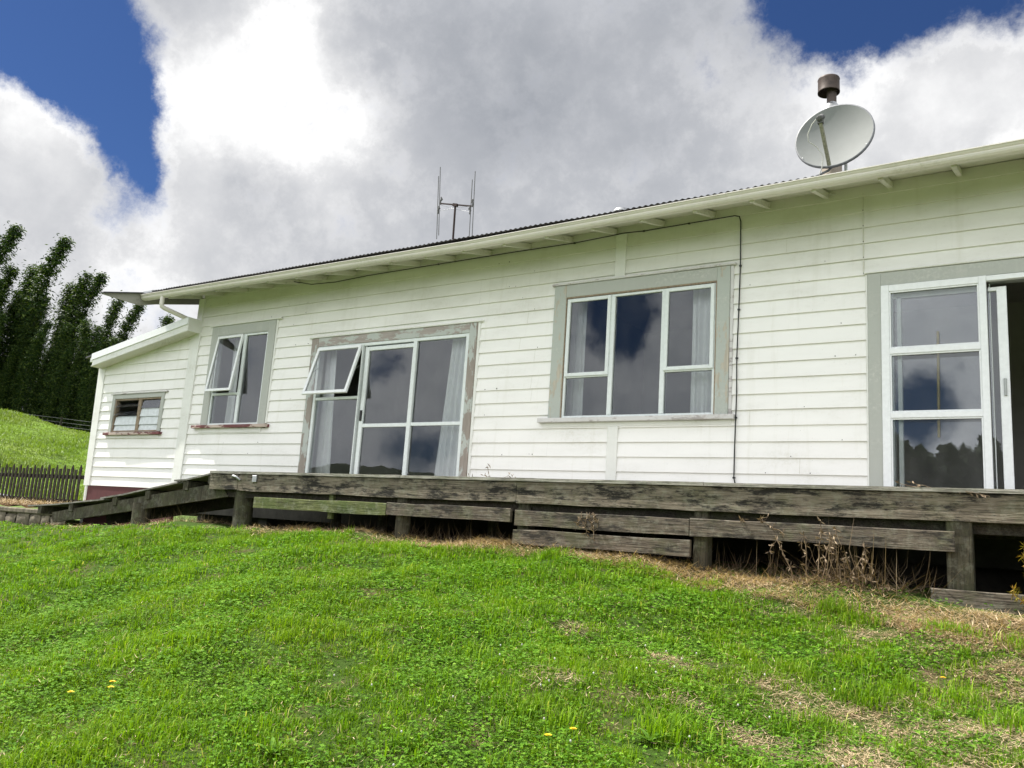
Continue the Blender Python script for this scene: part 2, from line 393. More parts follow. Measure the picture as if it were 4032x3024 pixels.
# inner shell: backs the boards, forms the rooms
sh = MB()
def wall_with_holes(mb, x0, x1, z0, z1, ya, yb, holes):
    bp = sorted(set([x0, x1] + [v for h in holes for v in h[:2] if x0 < v < x1]))
    for a, b in zip(bp[:-1], bp[1:]):
        m = (a+b)/2; hs = [h for h in holes if h[0] <= m <= h[1]]
        if not hs: mb.box(a, b, ya, yb, z0, z1)
        else:
            h = hs[0]
            if h[2] > z0: mb.box(a, b, ya, yb, z0, h[2])
            if h[3] < z1: mb.box(a, b, ya, yb, h[3], z1)
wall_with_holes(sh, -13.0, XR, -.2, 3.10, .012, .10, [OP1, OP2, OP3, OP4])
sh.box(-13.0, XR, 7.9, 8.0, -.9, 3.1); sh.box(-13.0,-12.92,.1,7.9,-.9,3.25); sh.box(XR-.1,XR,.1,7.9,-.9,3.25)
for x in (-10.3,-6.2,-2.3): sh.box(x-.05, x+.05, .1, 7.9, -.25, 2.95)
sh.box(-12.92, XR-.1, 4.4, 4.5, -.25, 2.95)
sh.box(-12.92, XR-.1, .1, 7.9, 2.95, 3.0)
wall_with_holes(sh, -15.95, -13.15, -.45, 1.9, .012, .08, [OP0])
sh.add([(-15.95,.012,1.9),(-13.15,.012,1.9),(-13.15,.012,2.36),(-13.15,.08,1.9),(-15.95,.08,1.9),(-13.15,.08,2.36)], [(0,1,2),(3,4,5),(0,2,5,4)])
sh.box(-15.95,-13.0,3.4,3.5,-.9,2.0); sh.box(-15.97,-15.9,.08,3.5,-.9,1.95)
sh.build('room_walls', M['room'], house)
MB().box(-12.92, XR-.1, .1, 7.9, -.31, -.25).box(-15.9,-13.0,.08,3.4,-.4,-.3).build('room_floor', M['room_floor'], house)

# corner boards, cover boards
tr = MB()
tr.bbox(-13.12,-12.965,-.042,.0,-.56,3.06); tr.build('corner_board', M['trim'], house); tr = MB(); tr.bbox(-13.235,-13.125,-.030,.0,-.56,2.45)
tr.build('corner_board', M['trim'], house)
c2 = MB(); c2.add([(-16.13,-.035,1.96),(-15.90,-.035,2.0),(-15.83,-.035,-.45),(-16.02,-.035,-.45),(-16.13,.02,1.96),(-15.90,.02,2.0),(-15.83,.02,-.45),(-16.02,.02,-.45)],
                  [(0,3,2,1),(1,2,6,5),(0,4,7,3),(3,7,6,2)])
c2.add([(-16.13,.0,1.96),(-16.02,.0,-.45),(-16.02,3.5,-.45),(-16.13,3.5,1.96)], [(0,1,2,3)])
c2.build('lean_to_corner_board', M['trim'], house)
MB().bbox(-4.585,-4.44,-.036,0,2.478,3.06).build('cover_board', M['trim'], house); MB().bbox(-4.585,-4.445,-.036,0,-.6,.555).build('cover_board', M['trim'], house)
MB().box(-15.99,-13.13,-.012,.05,-1.3,-.447).build('base_board', M['red_base'], house)
MB().tube([(-15.95,.02,-.448),(-15.92,.02,-1.3)], .055, 10).build('corner_pile', M['trim'], house)
jb = MB(); jb.box(-1.612,-1.604,-.028,-.003,2.17,3.1); jb.build('board_joint', M['soffit'], house)
for k in range(12, 17): MB().box(-1.611,-1.603,-.031,-.027,k*.18+.012,k*.18+.022).build('nail_head', M['black'], house)

rj = random.Random(17)
for k in range(0, 16):
    for x in (rj.uniform(-2.9,-1.7), rj.uniform(-6.4,-5.7), rj.uniform(-12.0,-10.2)):
        if rj.random() < .35 and not (x < -10.9 and .45 < k*.18 < 2.5):
            za = k*.18+.006; MB().add([(x,-.0255,za),(x+.004,-.0255,za),(x+.004,-.0052,za+.165),(x,-.0052,za+.165)], [(0,1,2,3)]).build('butt_joint', M['soffit'], house, fix=False)
for i in range(46):
    x = rj.choice((rj.uniform(-12.8,-10.9), rj.uniform(-10.9,-10.1), rj.uniform(-6.5,-5.6), rj.uniform(-6.5,-5.6), rj.uniform(-2.9,-1.65), rj.uniform(-9,-1))); k = rj.randrange(0, 17)
    if any(a-.05 < x < b+.05 and c-.25 < k*.18 < d+.05 for a, b, c, d in main_open): continue
    z_ = k*.18+rj.uniform(.012,.03); w_ = rj.uniform(.003,.0055)
    MB().box(x-w_, x+w_, -.0275, -.0215, z_-w_, z_+w_).build('nail_head', M['rust'], house)
# ---- roof
def corrug(x0, x1, ya, yb, za, sl, up=1):
    n = int((x1-x0)/.0127); xs = np.linspace(x0, x1, n); am = .0085*np.cos(xs*2*math.pi/.0762) - .0085
    lap = .004*((np.floor((xs+14)/.76) % 2))
    Zl = np.array([za(x) for x in xs])
    m = MB(); rows = [(ya, 0.), ((ya+yb)/2, (yb-ya)/2*sl), (yb, (yb-ya)*sl)]
    for dz in (0., -.0015):
        base = len(m.v)
        for y, h in rows: m.v += [(float(x), y, float(z+a+h+l+dz)) for x, a, z, l in zip(xs, am, Zl, lap)]
        for r in range(2):
            for i in range(n-1):
                q = base + r*n + i; m.f.append((q, q+1, q+n+1, q+n)); m.sm.append(True)
    return m
RY = 4.0
corrug(-13.88, XR+.5, -.70, RY, zr, SL).build('roof', M['roof'], house, fix=False)
mb = MB()
zridge = 3.08+SL*(RY+.70)
mb.add([(-13.88,RY,zridge),(XR+.5,RY,zridge),(XR+.5,8.7,3.08),(-13.88,8.7,3.08)], [(0,1,2,3)])
mb.build('rear_roof', M['roof'], house)
# sarking under the sheets (soffit), following the sag
so = MB(); xs = np.linspace(-13.8, XR+.4, 60)
for a, b in zip(xs[:-1], xs[1:]):
    za, zb = ze(a)-.025, ze(b)-.025
    so.add([(a,-.655,za),(b,-.655,zb),(b,.02,zb+.675*SL),(a,.02,za+.675*SL)], [(0,1,2,3)])
    so.add([(a,-.655,za+.018),(b,-.655,zb+.018),(b,.02,zb+.018+.675*SL),(a,.02,za+.018+.675*SL)], [(0,1,2,3)])
    # gable overhang on the left is soffit too
so.add([(-13.8,.02,ze(-13.8)-.025+.675*SL),(-12.95,.02,ze(-13)-.025+.675*SL),(-12.95,RY,ze(-13)-.025+(RY+.655)*SL),(-13.8,RY,ze(-13.8)-.025+(RY+.655)*SL)], [(0,1,2,3)])
so.build('soffit', M['soffit'], house)
# gable infill left, right
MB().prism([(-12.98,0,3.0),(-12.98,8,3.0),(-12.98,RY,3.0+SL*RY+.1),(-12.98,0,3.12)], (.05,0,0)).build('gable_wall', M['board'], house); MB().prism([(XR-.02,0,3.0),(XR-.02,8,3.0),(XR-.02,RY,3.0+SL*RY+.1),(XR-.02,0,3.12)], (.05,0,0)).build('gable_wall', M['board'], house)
# fascia behind the gutter
fa = MB()
for a, b in zip(xs[:-1], xs[1:]):
    za, zb = ze(a), ze(b)
    fa.add([(a,-.66,za-.085),(b,-.66,zb-.085),(b,-.66,zb+.03),(a,-.66,za+.03),(a,-.635,za-.085),(b,-.635,zb-.085)], [(0,1,2,3),(0,4,5,1)])
fa.build('fascia', M['soffit'], house)
# rafter tails
rx = [-13.62+.663*i for i in range(0, 27)]; rx = [-1.982+.6555*(i-18) for i in range(0, 27)]
rproto = None
for x in rx:
    if x < -13.2 or x > XR: continue
    z = ze(x)
    if rproto is None:
        m = MB(); w = .048
        prof = [(-.652,-.118),(-.652,-.050),(.015,-.050+.667*SL),(.015,.10-.001),(-.10,.055)]
        prof = [(-.652,-.112),(-.652,-.045),(.0,-.045+.652*SL),(.0,.062)]
        m.prism([(x-w/2, y, z+h) for y, h in prof], (w,0,0)); rproto = m.build('rafter_tail', M['soffit'], house); rp0 = (x, z)
    else:
        c = rproto.copy(); COL.objects.link(c); c.location = (x-rp0[0], 0, z-rp0[1])
# bird-blocking: thin dark gaps between wall top and soffit

# gutter: ogee profile swept along the sagging eave
prof = [(-.655,.0),(-.655,-.088),(-.71,-.094),(-.728,-.088),(-.745,-.070),(-.752,-.052),(-.748,-.040),(-.760,-.028),(-.768,-.012),(-.778,-.010),(-.778,.0),(-.764,.0),(-.764,-.008)]
gu = MB(); gx = list(np.linspace(-13.84, XR+.5, 40)); np_ = len(prof)
gu.v = [(x, y, ze(x)+h) for x in gx for y, h in prof]
for i in range(len(gx)-1):
    for j in range(np_-1): q = i*np_+j; gu.f.append((q, q+1, q+np_+1, q+np_)); gu.sm.append(False)
gu.f.append(tuple(range(np_-1, -1, -1))[0:np_]); gu.sm.append(False)
gu.f.append(tuple((len(gx)-1)*np_+j for j in range(np_))); gu.sm.append(False)
gut = gu.build('gutter', M['gutter'], house, fix=False)
jn = MB()
for xj in (-2.93,):
    for j in range(1, np_-2):
        (y0, h0), (y1, h1) = prof[j], prof[j+1]; z = ze(xj)
        jn.add([(xj-.035,y0-.003,z+h0-.003),(xj-.035,y1-.003,z+h1-.003),(xj+.035,y1-.003,z+h1-.003),(xj+.035,y0-.003,z+h0-.003)], [(0,1,2,3)])
jn.build('gutter_bracket', M['gutter'], gut)
# downpipe with elbow back to the corner
MB().tube([(-13.24,-.71,2.93),(-13.24,-.71,2.80),(-13.235,-.70,2.755),(-13.215,-.66,2.73),(-13.09,-.09,2.60),(-13.08,-.03,2.585)], .040, 12).build('downpipe', M['gutter'], house)
# barge board with the long pointed tail
bz = lambda y: ze(-13.9)+.02+(y+.77)*SL
barge = MB(); poly = [(-13.90,-1.45,bz(-1.45)-.018),(-13.90,-1.45,bz(-1.45)),(-13.90,RY,bz(RY)),(-13.90,RY,bz(RY)-.20),(-13.90,-.40,bz(-.40)-.20),(-13.90,-.74,2.825)]
barge.prism(poly, (.028,0,0)); barge.build('barge_board', M['barge'], house)
MB().prism([(-13.925,-1.47,bz(-1.47)+.004),(-13.925,RY,bz(RY)+.004),(-13.925,RY,bz(RY)+.03),(-13.925,-1.47,bz(-1.47)+.022)], (.11,0,0)).build('verge_flashing', M['roof'], house)
MB().prism([(-13.55,-.74,3.045),(-13.82,-.74,3.045),(-13.86,-.2,3.25),(-13.62,-.2,3.25)], (0,.0,.035)).build('roof_corner_cap', M['galv'], house)

# ---- lean-to roof edge
def lb(x, o): return lean_z(x)+o
MB().prism([(-15.93,-.30,lb(-15.93,-.01)),(-12.99,-.30,lb(-12.99,-.01)),(-12.99,-.30,lb(-12.99,.115)),(-15.93,-.30,lb(-15.93,.115))], (0,.03,0)).build('lean_to_barge_board', M['trim'], house)
MB().prism([(-15.96,-.318,lb(-15.96,.108)),(-12.975,-.318,lb(-12.975,.108)),(-12.975,-.318,lb(-12.975,.238)),(-15.96,-.318,lb(-15.96,.238))], (0,.02,0)).build('lean_to_flashing', M['alu_white'], house)
MB().prism([(-16.2,-.30,lb(-16.2,.20)),(-13.02,-.30,lb(-13.02,.20)),(-13.02,-.30,lb(-13.02,.232)),(-16.2,-.30,lb(-16.2,.232))][::1], (0,3.9,0)).build('lean_to_roof', M['roof'], house)
MB().prism([(-16.02,-.27,lb(-16.02,.0)),(-13.02,-.27,lb(-13.02,.0)),(-13.02,-.27,lb(-13.02,.02)),(-16.02,-.27,lb(-16.02,.02))], (0,.30,0)).build('lean_to_soffit', M['soffit'], house)
MB().box(-12.998,-12.968,-.298,-.0,lb(-12.98,-.012),lb(-12.98,.236)).build('barge_return', M['trim'], house)
MB().bbox(-16.06,-15.965,-.28,3.4,1.985,2.075).build('lean_to_gutter', M['trim'], house)

# ---- windows
def pane(parent, x0, x1, z0, z1, y=.004, mat='glass'):
    MB().add([(x0,y,z0),(x1,y,z0),(x1,y,z1),(x0,y,z1)], [(0,1,2,3)]).build('pane', M[mat], parent, fix=False)
def casing(parts, mat, name='window', label=None):
    o = MB().bbox(*parts[0]).build(name, M[mat], house)
    for p in parts[1:]: MB().bbox(*p).build('casing_board', M[mat], o)
    if label: o['label'] = label
    return o
def open_sash(parent, x0, x1, zt, L, ang, w=.045, y=-.035):
    m = MB(); m.frame(x0, x1, -L, 0, w, -.018, .018)
    g = MB(); g.add([(x0+w*.8,.0,-L+w*.8),(x1-w*.8,.0,-L+w*.8),(x1-w*.8,.0,-w*.8),(x0+w*.8,.0,-w*.8)], [(0,1,2,3)])
    ca, sa = math.cos(ang), math.sin(ang)
    for q in (m, g): q.v = [(vx, y + vy*ca + vz*sa, zt + vz*ca - vy*sa) for vx, vy, vz in q.v]
    s = m.build('sash', M['alu_white'], parent)
    g.build('sash_pane', M['glass'], parent, fix=False)
    for x in (x0+.03, x1-.03): MB().bar((x, y+.01, zt-.32*ca-.02), (x, y-.30*L*sa-.02 if 0 else y+(-.55*L)*sa, zt-.55*L*ca), .012, .006).build('stay', M['alu_grey'], parent)

# window 1
w1 = casing([(-12.615,-12.45,-.040,.0,.685,2.48), (-11.09,-10.925,-.040,.0,.685,2.48), (-12.45,-11.09,-.039,.0,2.31,2.48)], 'casing', label='small grey cased window with open left sash and peeling red sill')
MB().bbox(-12.66,-10.80,-.062,0,2.482,2.507).bbox(-10.924,-10.885,-.030,0,.70,2.48).build('head_flashing', M['trim'], w1)
MB().bbox(-12.79,-10.825,-.095,.01,.632,.683).build('sill', M['sill_red'], w1)
MB().bbox(-12.64,-11.0,-.034,0,.552,.631).build('apron', M['trim'], w1)
MB().box(-12.452,-12.44,-.035,.1,.70,2.31).box(-11.10,-11.088,-.035,.1,.70,2.31).box(-12.44,-11.10,-.035,.1,2.295,2.312).build('reveal', M['casing'], w1)
m = MB(); m.frame(-12.44,-11.10,.684,2.293,.035,-.022,.05); m.bbox(-11.735,-11.665,-.026,.05,.719,2.258); m.bbox(-12.405,-11.735,-.024,.05,1.215,1.258); m.build('frame', M['alu'], w1)
pane(w1, -11.665,-11.135,.719,2.258); pane(w1, -12.405,-11.735,.719,1.215)
open_sash(w1, -12.415,-11.735, 2.285, 1.03, R(7.5))

# window 2 (ranch slider with an awning sash)
w2 = casing([(-10.0,-9.845,-.040,.0,-.5,2.07), (-6.825,-6.69,-.040,.0,-.5,2.07)], 'casing_peel', label='wide slider window whose casing paint is peeling to bare wood')
MB().bbox(-9.845,-6.825,-.039,0,1.925,2.069).build('head_casing', M['casing_peel_h'], w2)
MB().bbox(-10.05,-6.60,-.058,0,2.071,2.092).bbox(-6.689,-6.645,-.030,0,-.5,2.07).build('head_flashing', M['trim'], w2)
m = MB(); m.bbox(-9.845,-9.79,-.03,.06,-.5,1.925); m.bbox(-6.88,-6.825,-.03,.06,-.5,1.925); m.bbox(-9.79,-6.88,-.03,.06,1.875,1.924)
m.bbox(-9.79,-8.86,-.028,.05,1.048,1.092); m.bbox(-8.862,-8.842,-.05,.05,-.5,1.9)
m.build('frame', M['alu'], w2)
MB().box(-8.842,-8.79,-.012,.06,-.5,1.875).build('door_track', M['alu_grey'], w2)
m = MB(); m.bbox(-8.79,-8.72,-.035,.02,-.5,1.85); m.bbox(-7.845,-7.775,-.035,.02,-.5,1.874); m.bbox(-8.72,-7.845,-.034,.02,1.79,1.85); m.bbox(-8.72,-7.845,-.034,.02,.60,.655)
m.build('sliding_door', M['alu'], w2)
MB().bbox(-7.775,-6.88,-.022,.02,.61,.66).build('glazing_bar', M['alu'], w2)
MB().bbox(-8.775,-8.735,-.055,-.035,.70,.86).build('door_lock', M['black'], w2)
pane(w2, -9.79,-8.862,-.5,1.048); pane(w2, -8.72,-7.845,-.5,.60,-.006); pane(w2, -8.72,-7.845,.655,1.79,-.006); pane(w2,-7.775,-6.88,-.5,.61); pane(w2,-7.775,-6.88,.66,1.875)
open_sash(w2, -9.83,-8.875, 1.895, .83, R(17), .05)

# window 3
w3 = casing([(-5.455,-5.275,-.040,.0,.668,2.45)], 'casing_patchy', label='three light window with grey casing and worn white sill')
MB().bbox(-3.227,-3.07,-.040,0,.668,2.45).build('casing_board', M['casing_patchy'], w3)
MB().bbox(-5.275,-3.227,-.039,0,2.282,2.449).build('head_casing', M['casing'], w3)
MB().bbox(-5.49,-3.0,-.060,0,2.452,2.476).bbox(-3.069,-3.03,-.030,0,.67,2.45).build('head_flashing', M['sill_white'], w3)
MB().bbox(-5.58,-2.985,-.095,.01,.612,.667).build('sill', M['sill_white'], w3)
MB().bbox(-5.53,-3.03,-.030,0,.555,.611).build('apron', M['trim'], w3)
MB().box(-5.277,-5.262,-.035,.1,.668,2.28).box(-3.24,-3.225,-.035,.1,.668,2.28).box(-5.262,-3.24,-.035,.1,2.262,2.283).build('reveal', M['brown_wood'], w3)
m = MB(); m.frame(-5.262,-3.24,.668,2.26,.032,-.022,.05); m.bbox(-4.62,-4.56,-.026,.05,.70,2.228); m.bbox(-3.925,-3.865,-.026,.05,.70,2.228)
m.bbox(-5.23,-4.62,-.024,.05,1.195,1.225); m.bbox(-3.865,-3.272,-.024,.05,1.205,1.235); m.build('frame', M['alu'], w3)
for (a, b, c, d) in ((-5.245,-4.615,1.212,2.25),(-3.875,-3.255,1.222,2.25)):
    m = MB(); m.frame(a, b, c, d, .045, -.045, -.01); m.build('sash', M['alu'], w3); pane(w3, a+.045, b-.045, c+.045, d-.045, -.02)
pane(w3, -4.56,-3.925,.70,2.228); pane(w3,-5.23,-4.62,.70,1.195); pane(w3,-3.865,-3.272,.70,1.205)

# window 4 (big slider, partly open)
w4 = casing([(-1.568,-1.437,-.040,.0,-.5,2.16), (2.62,2.75,-.040,.0,-.5,2.16), (-1.437,2.62,-.039,0,2.012,2.159)], 'casing', label='tall sliding door with white screen frame standing partly open')
MB().bbox(-1.60,2.78,-.055,0,2.162,2.180).bbox(-1.590,-1.569,-.030,0,-.5,2.16).build('head_flashing', M['trim'], w4)
m = MB(); m.bbox(-1.437,-1.358,-.055,.0,-.5,2.010); m.bbox(-.533,-.468,-.055,.0,-.5,2.010); m.bbox(-1.358,-.533,-.054,.0,1.938,2.009); m.bbox(-.468,2.60,-.050,.0,1.955,2.008)
m.bbox(-1.358,-.533,-.056,.0,1.262,1.322); m.bbox(-1.358,-.533,-.056,.0,.590,.650)
m.build('screen_frame', M['alu_white'], w4)
m = MB()
for a, b in ((1.322,1.938),(.650,1.262),(-.5,.590)): m.frame(-1.358,-.533,a,b,.016,-.046,-.03)
m.build('screen_bead', M['alu_white'], w4)
m = MB(); m.bbox(-1.30,-1.255,.05,.09,-.5,1.90); m.bbox(-1.40,-.47,.05,.089,1.88,1.95); m.bbox(-.45,-.44,.04,.09,-.5,1.95); m.box(-1.40,-1.33,.0,.1,-.5,1.95)
m.build('fixed_light_frame', M['alu'], w4)
pane(w4, -1.33,-.45,-.5,1.90,.07)
pane(w4, -1.36,-.53,-.5,1.94,-.022)
m = MB(); m.bbox(-.385,-.300,.02,.07,-.5,1.905); m.bbox(-.46,-.385,.021,.07,1.865,1.904); m.build('sliding_door', M['alu_white'], w4)
pane(w4, -.465,-.385,-.5,1.865,.045)
MB().bbox(-.352,-.328,-.004,.02,.80,.97).build('door_handle', M['alu_grey'], w4)
MB().box(-.44,2.6,.0,.11,1.955,1.98).build('head_track', M['alu_grey'], w4)

# lean-to window with louvres
w0 = casing([(-15.47,-15.375,-.036,.0,.58,1.335), (-13.88,-13.79,-.036,.0,.60,1.335), (-15.375,-13.88,-.035,0,1.25,1.334)], 'casing', label='small louvre window of the lean-to with bare wood frame')
MB().bbox(-15.52,-13.71,-.056,0,1.337,1.362).build('head_flashing', M['sill_white'], w0)
MB().bbox(-15.55,-13.73,-.085,.01,.535,.585).build('sill', M['sill_red'], w0)
MB().bbox(-15.50,-13.80,-.03,0,.475,.534).build('apron', M['trim'], w0)
m = MB(); m.frame(-15.372,-13.882,.60,1.248,.028,-.02,.06); m.bbox(-14.60,-14.51,-.022,.06,.628,1.22); m.build('frame', M['brown_wood'], w0)
for k in range(4):
    z = .66+.155*k
    for (a, b, ang) in ((-15.32,-14.60,.9 if k > 1 else .12), (-14.51,-13.91,.10)):
        dz = .078*math.cos(ang); dy = .078*math.sin(ang)
        MB().prism([(a,-.005-dy,z-dz),(b,-.005-dy,z-dz),(b,.0+dy,z+dz),(a,.0+dy,z+dz)], (0,.004,0)).build('louvre', M['glass'] if k == 3 else M['blind'] if ang < .2 else M['glass'], w0)
MB().add([(-15.35,.05,.60),(-13.88,.05,.60),(-13.88,.05,.92),(-15.35,.05,.92)], [(0,1,2,3)]).build('privacy_panel', M['blind'], w0)

# foundation piles
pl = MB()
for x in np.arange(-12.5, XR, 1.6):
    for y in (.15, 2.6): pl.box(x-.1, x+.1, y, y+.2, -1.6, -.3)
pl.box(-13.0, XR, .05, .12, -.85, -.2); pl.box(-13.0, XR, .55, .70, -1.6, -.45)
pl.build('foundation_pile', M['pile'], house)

# ------------------------------------------------------------------ curtains (hang inside)
def curtain(x0, x1, z0, z1, y, folds, label, gather=0., flare=0.):
    nx, nz = folds*8, 8; vs = []; fs = []; rs = random.Random(int(abs(x0)*100))
    ph = [rs.uniform(.7,1.3) for _ in range(folds+2)]
    for j in range(nz+1):
        t_ = j/nz
        for i in range(nx+1):
            u = i/nx; k = int(u*folds)
            xx = x0+(x1-x0)*u
            cx = x0 if gather >= 0 else x1
            xx = cx + (xx-cx)*(1-abs(gather)*(t_)+flare*(1-t_))
            vs.append((xx, y+.028*ph[k]*math.sin(u*folds*2*math.pi)*(1-.3*t_)+.012*math.sin(u*9+t_*3), z0+(z1-z0)*t_))
    for j in range(nz):
        for i in range(nx): q = j*(nx+1)+i; fs.append((q, q+1, q+nx+2, q+nx+1))
    o = MB().add(vs, fs, True).build('curtain', M['curtain'], None, fix=False)
    return tag(o, label, 'curtain', 'white curtains behind the windows')
curtain(-10.03,-9.52,-.24,1.93,.20,4,'white curtain hanging behind the tilted open sash of the slider window', gather=.25)
curtain(-7.45,-6.93,-.24,1.93,.20,5,'white curtain gathered at the right end of the peeling slider window', gather=-.30)
curtain(-5.40,-5.10,.55,2.3,.24,3,'thin white curtain at the left end of the three light window', gather=-.0)
curtain(-3.62,-3.26,.55,2.3,.22,3,'white curtain at the right end of the three light window', gather=0.)
curtain(-12.35,-12.12,.55,2.3,.26,2,'narrow white curtain inside the window with the red sill')
tag(MB().tube([(-.93,.03,.40),(-.915,.03,1.49)], .013, 10).build('rod', M['rod'], None), 'thin yellow rod standing behind the glass of the tall sliding door', 'rod')

# ------------------------------------------------------------------ cable on the wall
cp = [(-10.3,-.30,3.00),(-10.1,-.10,2.99),(-9.6,-.045,2.99),(-8.9,-.035,3.02),(-7.5,-.035,3.028),(-6.073,-.035,3.034),(-5.2,-.035,3.03),(-4.6,-.045,3.05),(-4.479,-.05,3.056),(-4.2,-.035,3.048),(-3.6,-.035,3.055),(-3.03,-.035,3.062),(-2.975,-.035,3.045),(-2.957,-.035,2.98),(-2.952,-.035,2.43),(-2.962,-.035,1.9),(-2.974,-.04,1.32),(-2.97,-.035,.9),(-2.974,-.04,.63),(-2.982,-.035,.3),(-2.984,-.035,-.05),(-2.955,-.035,-.18),(-2.95,-.035,-.28)]
cab = MB().tube(cp, .0075, 6).build('cable', M['cable'], None); tag(cab, 'thin black cable running under the eave and down beside the three light window', 'cable')
cl = MB()
for i in (4,6,9,10,14,15,16,18,20):
    x, y, z = cp[i]; MB().box(x-.014, x+.014, y-.006, y+.012, z-.009, z+.009).build('cable_clip', M['cable'], cab)

# ------------------------------------------------------------------ roof things
# satellite dish, faces the viewer and up
dish = thing('satellite_dish', (-1.93,0.15,3.30), 'round pale grey satellite dish on the roof in front of the flue', 'satellite dish')
cen = Vector((-1.94,.13,3.93)); ax = Vector((.0,-.97,.22)).normalized()
m = MB(); ra = .425; pr = [(0,-.085)]+[(ra*i/10, -.085+.085*(i/10)**2) for i in range(1, 11)]
Mx = ax.to_track_quat('Z','Y').to_matrix(); Rr = Mx
def dpt(r, a, z): return cen + Rr @ Vector((r*math.cos(a), r*math.sin(a)*1.0, z))
vs = []; n = 48
for r, z in pr[1:]:
    for k in range(n): vs.append(dpt(r, 2*math.pi*k/n, z))
fs = [(i*n+k, i*n+(k+1) % n, (i+1)*n+(k+1) % n, (i+1)*n+k) for i in range(9) for k in range(n)]
vs.append(dpt(0, 0, -.085)); fs += [(len(vs)-1, (k+1) % n, k) for k in range(n)]
m.add(vs, fs, True); m.build('reflector', M['dish'], dish, fix=False)
m = MB(); m.lathe([(ra-.002,.0),(ra+.012,.0),(ra+.014,-.03),(ra+.002,-.032)], cen, 48, ax); m.build('rim', M['dish_rim'], dish)
for q in (-.55,-2.5): MB().lathe([(.006,0),(.006,.006),(0,.006)], dpt(ra*.985, q, .004), 8, ax).build('rim_bolt', M['alu_white'], dish)
lnb = cen + ax*.42 + Rr @ Vector((-.0, .0, 0)) + Vector((-.03,0,-.12)); lnb = Vector((-1.985,-.33,3.935))
foot = Vector((-1.95,-.06,3.475))
MB().bar(foot, lnb+Vector((0,0,-.05)), .034, .034).build('feed_arm', M['arm'], dish)
m = MB(); m.lathe([(0,-.06),(.03,-.06),(.034,-.02),(.028,.02),(.036,.045),(.03,.07),(0,.07)], lnb, 12, (.1,.75,.45)); m.box(lnb.x-.03,lnb.x+.03,lnb.y-.02,lnb.y+.03,lnb.z-.07,lnb.z-.03)
m.build('receiver', M['lnb'], dish)
m = MB(); m.tube([(-1.845,.30,3.20),(-1.845,.30,3.85)], .019, 10); m.bar((-1.86,.33,3.80),(-1.87,.33,3.98), .12,.08); m.build('mount_pole', M['alu_white'], dish)
MB().tube([(-2.27,-.15,3.27),(-2.0,.12,3.50),(-1.9,.17,3.62)], .014, 8).build('brace', M['dish_rim'], dish)
l = lnb
MB().tube([l+Vector((-.02,.02,.03)), l+Vector((-.10,.05,-.03)), l+Vector((-.155,.08,-.13)), l+Vector((-.15,.10,-.21)), l+Vector((-.07,.14,-.27)), l+Vector((-.01,.16,-.38)), l+Vector((-.02,.18,-.50)), l+Vector((-.08,.22,-.63)), l+Vector((-.09,.26,-.74)), l+Vector((.06,.30,-.80)), l+Vector((.12,.34,-.79))], .006, 6).build('coax_cable', M['white_cable'], dish)

flue = thing('flue', (-2.11,.85,3.45), 'brown stained metal chimney flue with a round cowl, behind the dish', 'chimney')
fx, fy = -2.115, .85
MB().tube([(fx,fy,3.40),(fx,fy,4.62)], .118, 24).build('casing_pipe', M['flue_tan'], flue)
m = MB(); m.lathe([(.118,4.55),(.150,4.56),(.152,4.605),(.135,4.63),(.07,4.71),(.062,4.73)], (fx,fy,0), 32); m.build('collar', M['galv'], flue)
m = MB()
for k in range(32):
    a = 2*math.pi*k/32; m.box(fx+.1535*math.cos(a)-.006, fx+.1535*math.cos(a)+.006, fy+.1535*math.sin(a)-.006, fy+.1535*math.sin(a)+.006, 4.562, 4.60)
m.build('collar_slots', M['black'], flue)
MB().tube([(fx,fy,4.66),(fx,fy,4.92)], .058, 20).build('inner_pipe', M['flue'], flue)
m = MB(); m.lathe([(.128,4.885),(.132,4.882),(.1335,4.895),(.130,4.91),(.129,5.045),(.1335,5.06),(.128,5.075),(.06,5.088),(.0,5.09)], (fx-.035,fy,0), 36)
m.lathe([(.128,4.885),(.126,5.03),(0,5.04)], (fx-.035,fy,0), 36); m.build('cowl', M['flue'], flue)

ant = thing('television_aerial', (-8.9,2.0,4.0), 'old rusty television aerial with four pairs of upright rods on the roof', 'aerial')
ay = 2.0
MB().tube([(-8.88,ay,3.75),(-8.90,ay,4.99)], .019, 10).build('mast', M['rust'], ant)
MB().bar((-9.26,ay,5.075),(-8.53,ay,4.90), .022, .022).bar((-8.95,ay,4.995),(-8.85,ay,4.97), .05,.05).build('boom', M['rust'], ant)
for (x0, z0, x1, z1, dy) in ((-9.332,5.81,-9.23,4.45,.0),(-9.354,5.631,-9.27,4.385,.0),(-8.507,5.563,-8.462,4.308,0),(-8.557,5.413,-8.526,4.306,0)):
    x0m = (x0+x1)/2
    MB().tube([(x0+ (0),ay+dy,z0),(x1,ay+dy,z1)], .008, 6).build('rod_element', M['lnb'], ant)
for (x, z, s_) in ((-9.26,5.12,1),(-9.30,4.95,1),(-8.50,4.95,-1),(-8.545,4.82,-1)):
    MB().tube([(x+.01*s_,ay,z+.08),(x+.03*s_,ay,z+.03),(x,ay,z),(x+.015*s_,ay,z-.07)], [.012,.024,.017,.012], 8).build('insulator', M['lnb'], ant)
MB().tube([(-9.24,ay,5.04),(-8.89,ay,4.90),(-8.56,ay,4.80)], .003, 5).tube([(-9.27,ay,4.93),(-8.9,ay,4.93),(-8.53,ay,4.90)], .003, 5).build('phasing_wire', M['galv'], ant)

